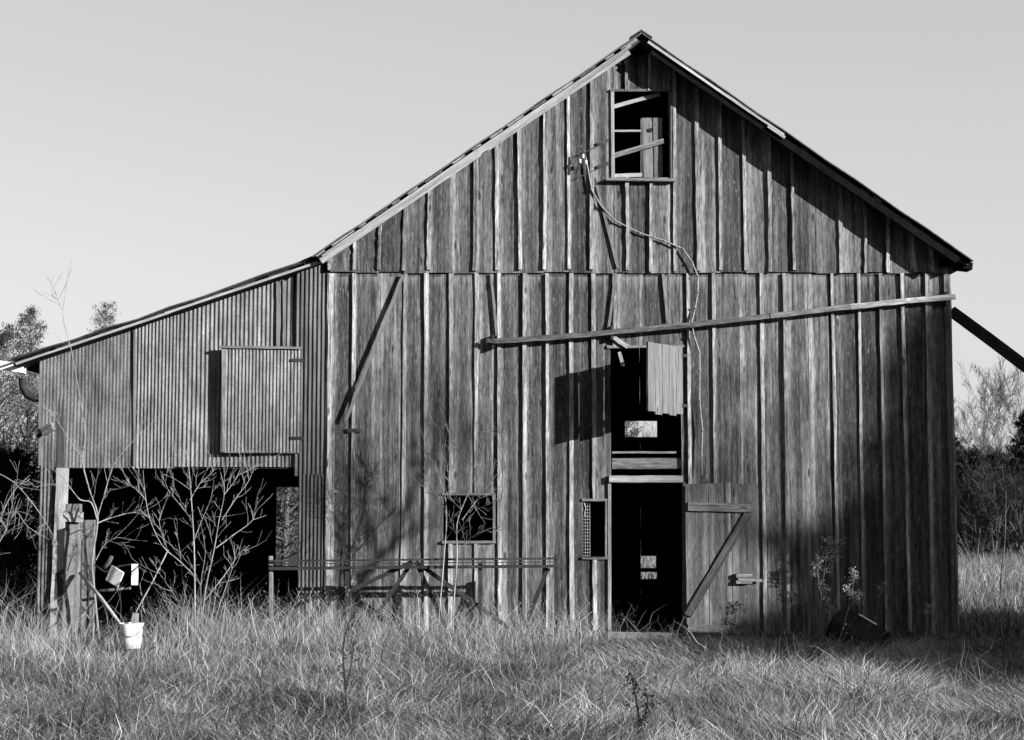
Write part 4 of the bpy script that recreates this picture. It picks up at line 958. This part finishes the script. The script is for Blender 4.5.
# tall stalks along the wall and the lean-to
def stalks(cx, cy, sx_, sy_, n, h0, h1, bend=.9, wd=(.0025, .006)):
    x = NR.normal(cx, sx_, n); y = np.minimum(NR.normal(cy, sy_, n), -.12)
    return x, y, NR.uniform(h0, h1, n), NR.uniform(*wd, n), NR.uniform(0, 6.283, n), np.abs(NR.normal(bend, .35, n))
def st(px, Y, sx_, sy_, n, h0, h1, b=.9):
    q = list(stalks(atx(px, Y), Y, sx_, sy_, int(n * .72), h0, h1, b)); m = len(q[2]); q[2] = h0 * .7 + (h1 - h0 * .7) * NR.random(m) ** 1.8; return tuple(q)
parts = [st(205, -1.3, .36, .3, 1900, .35, 1.0, 1.0), st(245, -1.0, .35, .3, 1100, .3, .85, 1.1), st(160, -1.0, .3, .3, 500, .2, .6, 1.1), st(20, -1.6, .5, .4, 1300, .4, 1.05), st(60, -2.6, .5, .4, 600, .2, .6), st(120, -2.8, .8, .3, 400, .12, .3),
         st(300, -1.2, .3, .3, 900, .3, .9), st(345, -1.2, .5, .3, 1300, .3, .85), st(430, -1.2, .6, .35, 1900, .3, .85), st(520, -1.1, .45, .35, 1600, .3, .8), st(585, -.8, .2, .3, 500, .3, .75),
         st(640, -.4, .25, .12, 40, .3, .55, 1.2), st(690, -.5, .2, .2, 120, .2, .5, 1.2), st(740, -.5, .4, .2, 160, .1, .28, 1.3), st(860, -.6, .9, .3, 300, .08, .25, 1.2), st(40, -4.5, 1.2, 1.0, 600, .25, .6), st(300, -4.0, 1.6, 1.2, 700, .2, .55),
         st(520, -4.5, 1.6, 1.2, 400, .2, .5), st(900, -5, 1.2, 1.0, 60, .25, .5)]
x, y, h, wd, an, be = [np.concatenate(q) for q in zip(*parts)]
v, f3, f4, rn = blades(x, y, h, wd, an, be, np.clip(NR.beta(2.6, 1.2, len(x)), 0, 1), tilt=np.abs(NR.normal(0, .3, len(x))))
tips = v.reshape(-1, 9, 3); pick = np.where((h > .35) & (NR.random(len(x)) < .14))[0]
rp = np.repeat(pick, 7); tt = NR.random(len(rp))[:, None]
sp = tips[rp, 8] * (1 - tt) + tips[rp, 6] * tt + NR.normal(size=(len(rp), 3)) * .012
lv, lf = leafcloud(sp, .022, .5, .28, (tips[rp, 8] - tips[rp, 6]) / (np.linalg.norm(tips[rp, 8] - tips[rp, 6], axis=1)[:, None] + 1e-6))
f4 = np.concatenate([f4, lf + len(v)]); v = np.concatenate([v, lv]); rn = np.concatenate([rn, np.repeat(NR.uniform(.1, .7, len(sp)), 4)])
tag(npobj('tall_grass', v, f3, f4, rn, M_STRAW), 'tall dead grass stalks crowding the barn wall and lean-to', 'tall grass', None, 'stuff')
# field behind
n = 85000; y = NR.uniform(.5, 32, n); x = (y + 20) * np.where(NR.random(n) < .7, NR.uniform(.265, .36, n), NR.uniform(.36, .6, n)); k = x > XR + .1; x, y = x[k], y[k]
x2, y2 = NR.uniform(-9, -6.1, 5000), NR.uniform(-1, 8, 5000); x = np.concatenate([x, x2]); y = np.concatenate([y, y2]); x3, y3 = NR.uniform(0, 6, 6000), NR.uniform(13, 45, 6000); x = np.concatenate([x, x3]); y = np.concatenate([y, y3]); n = len(x)
v, f3, f4, rn = blades(x, y, NR.uniform(.3, .8, n) * np.clip(.35 + y / 9, .35, 1), NR.uniform(.008, .018, n), NR.uniform(0, 6.283, n), np.abs(NR.normal(.9, .6, n)), np.clip(NR.beta(1.5, 1.7, n), 0, 1))
tag(npobj('field_grass', v, f3, f4, rn, M_GRASS), 'dry field grass beyond the barn at the right', 'field grass', None, 'stuff')
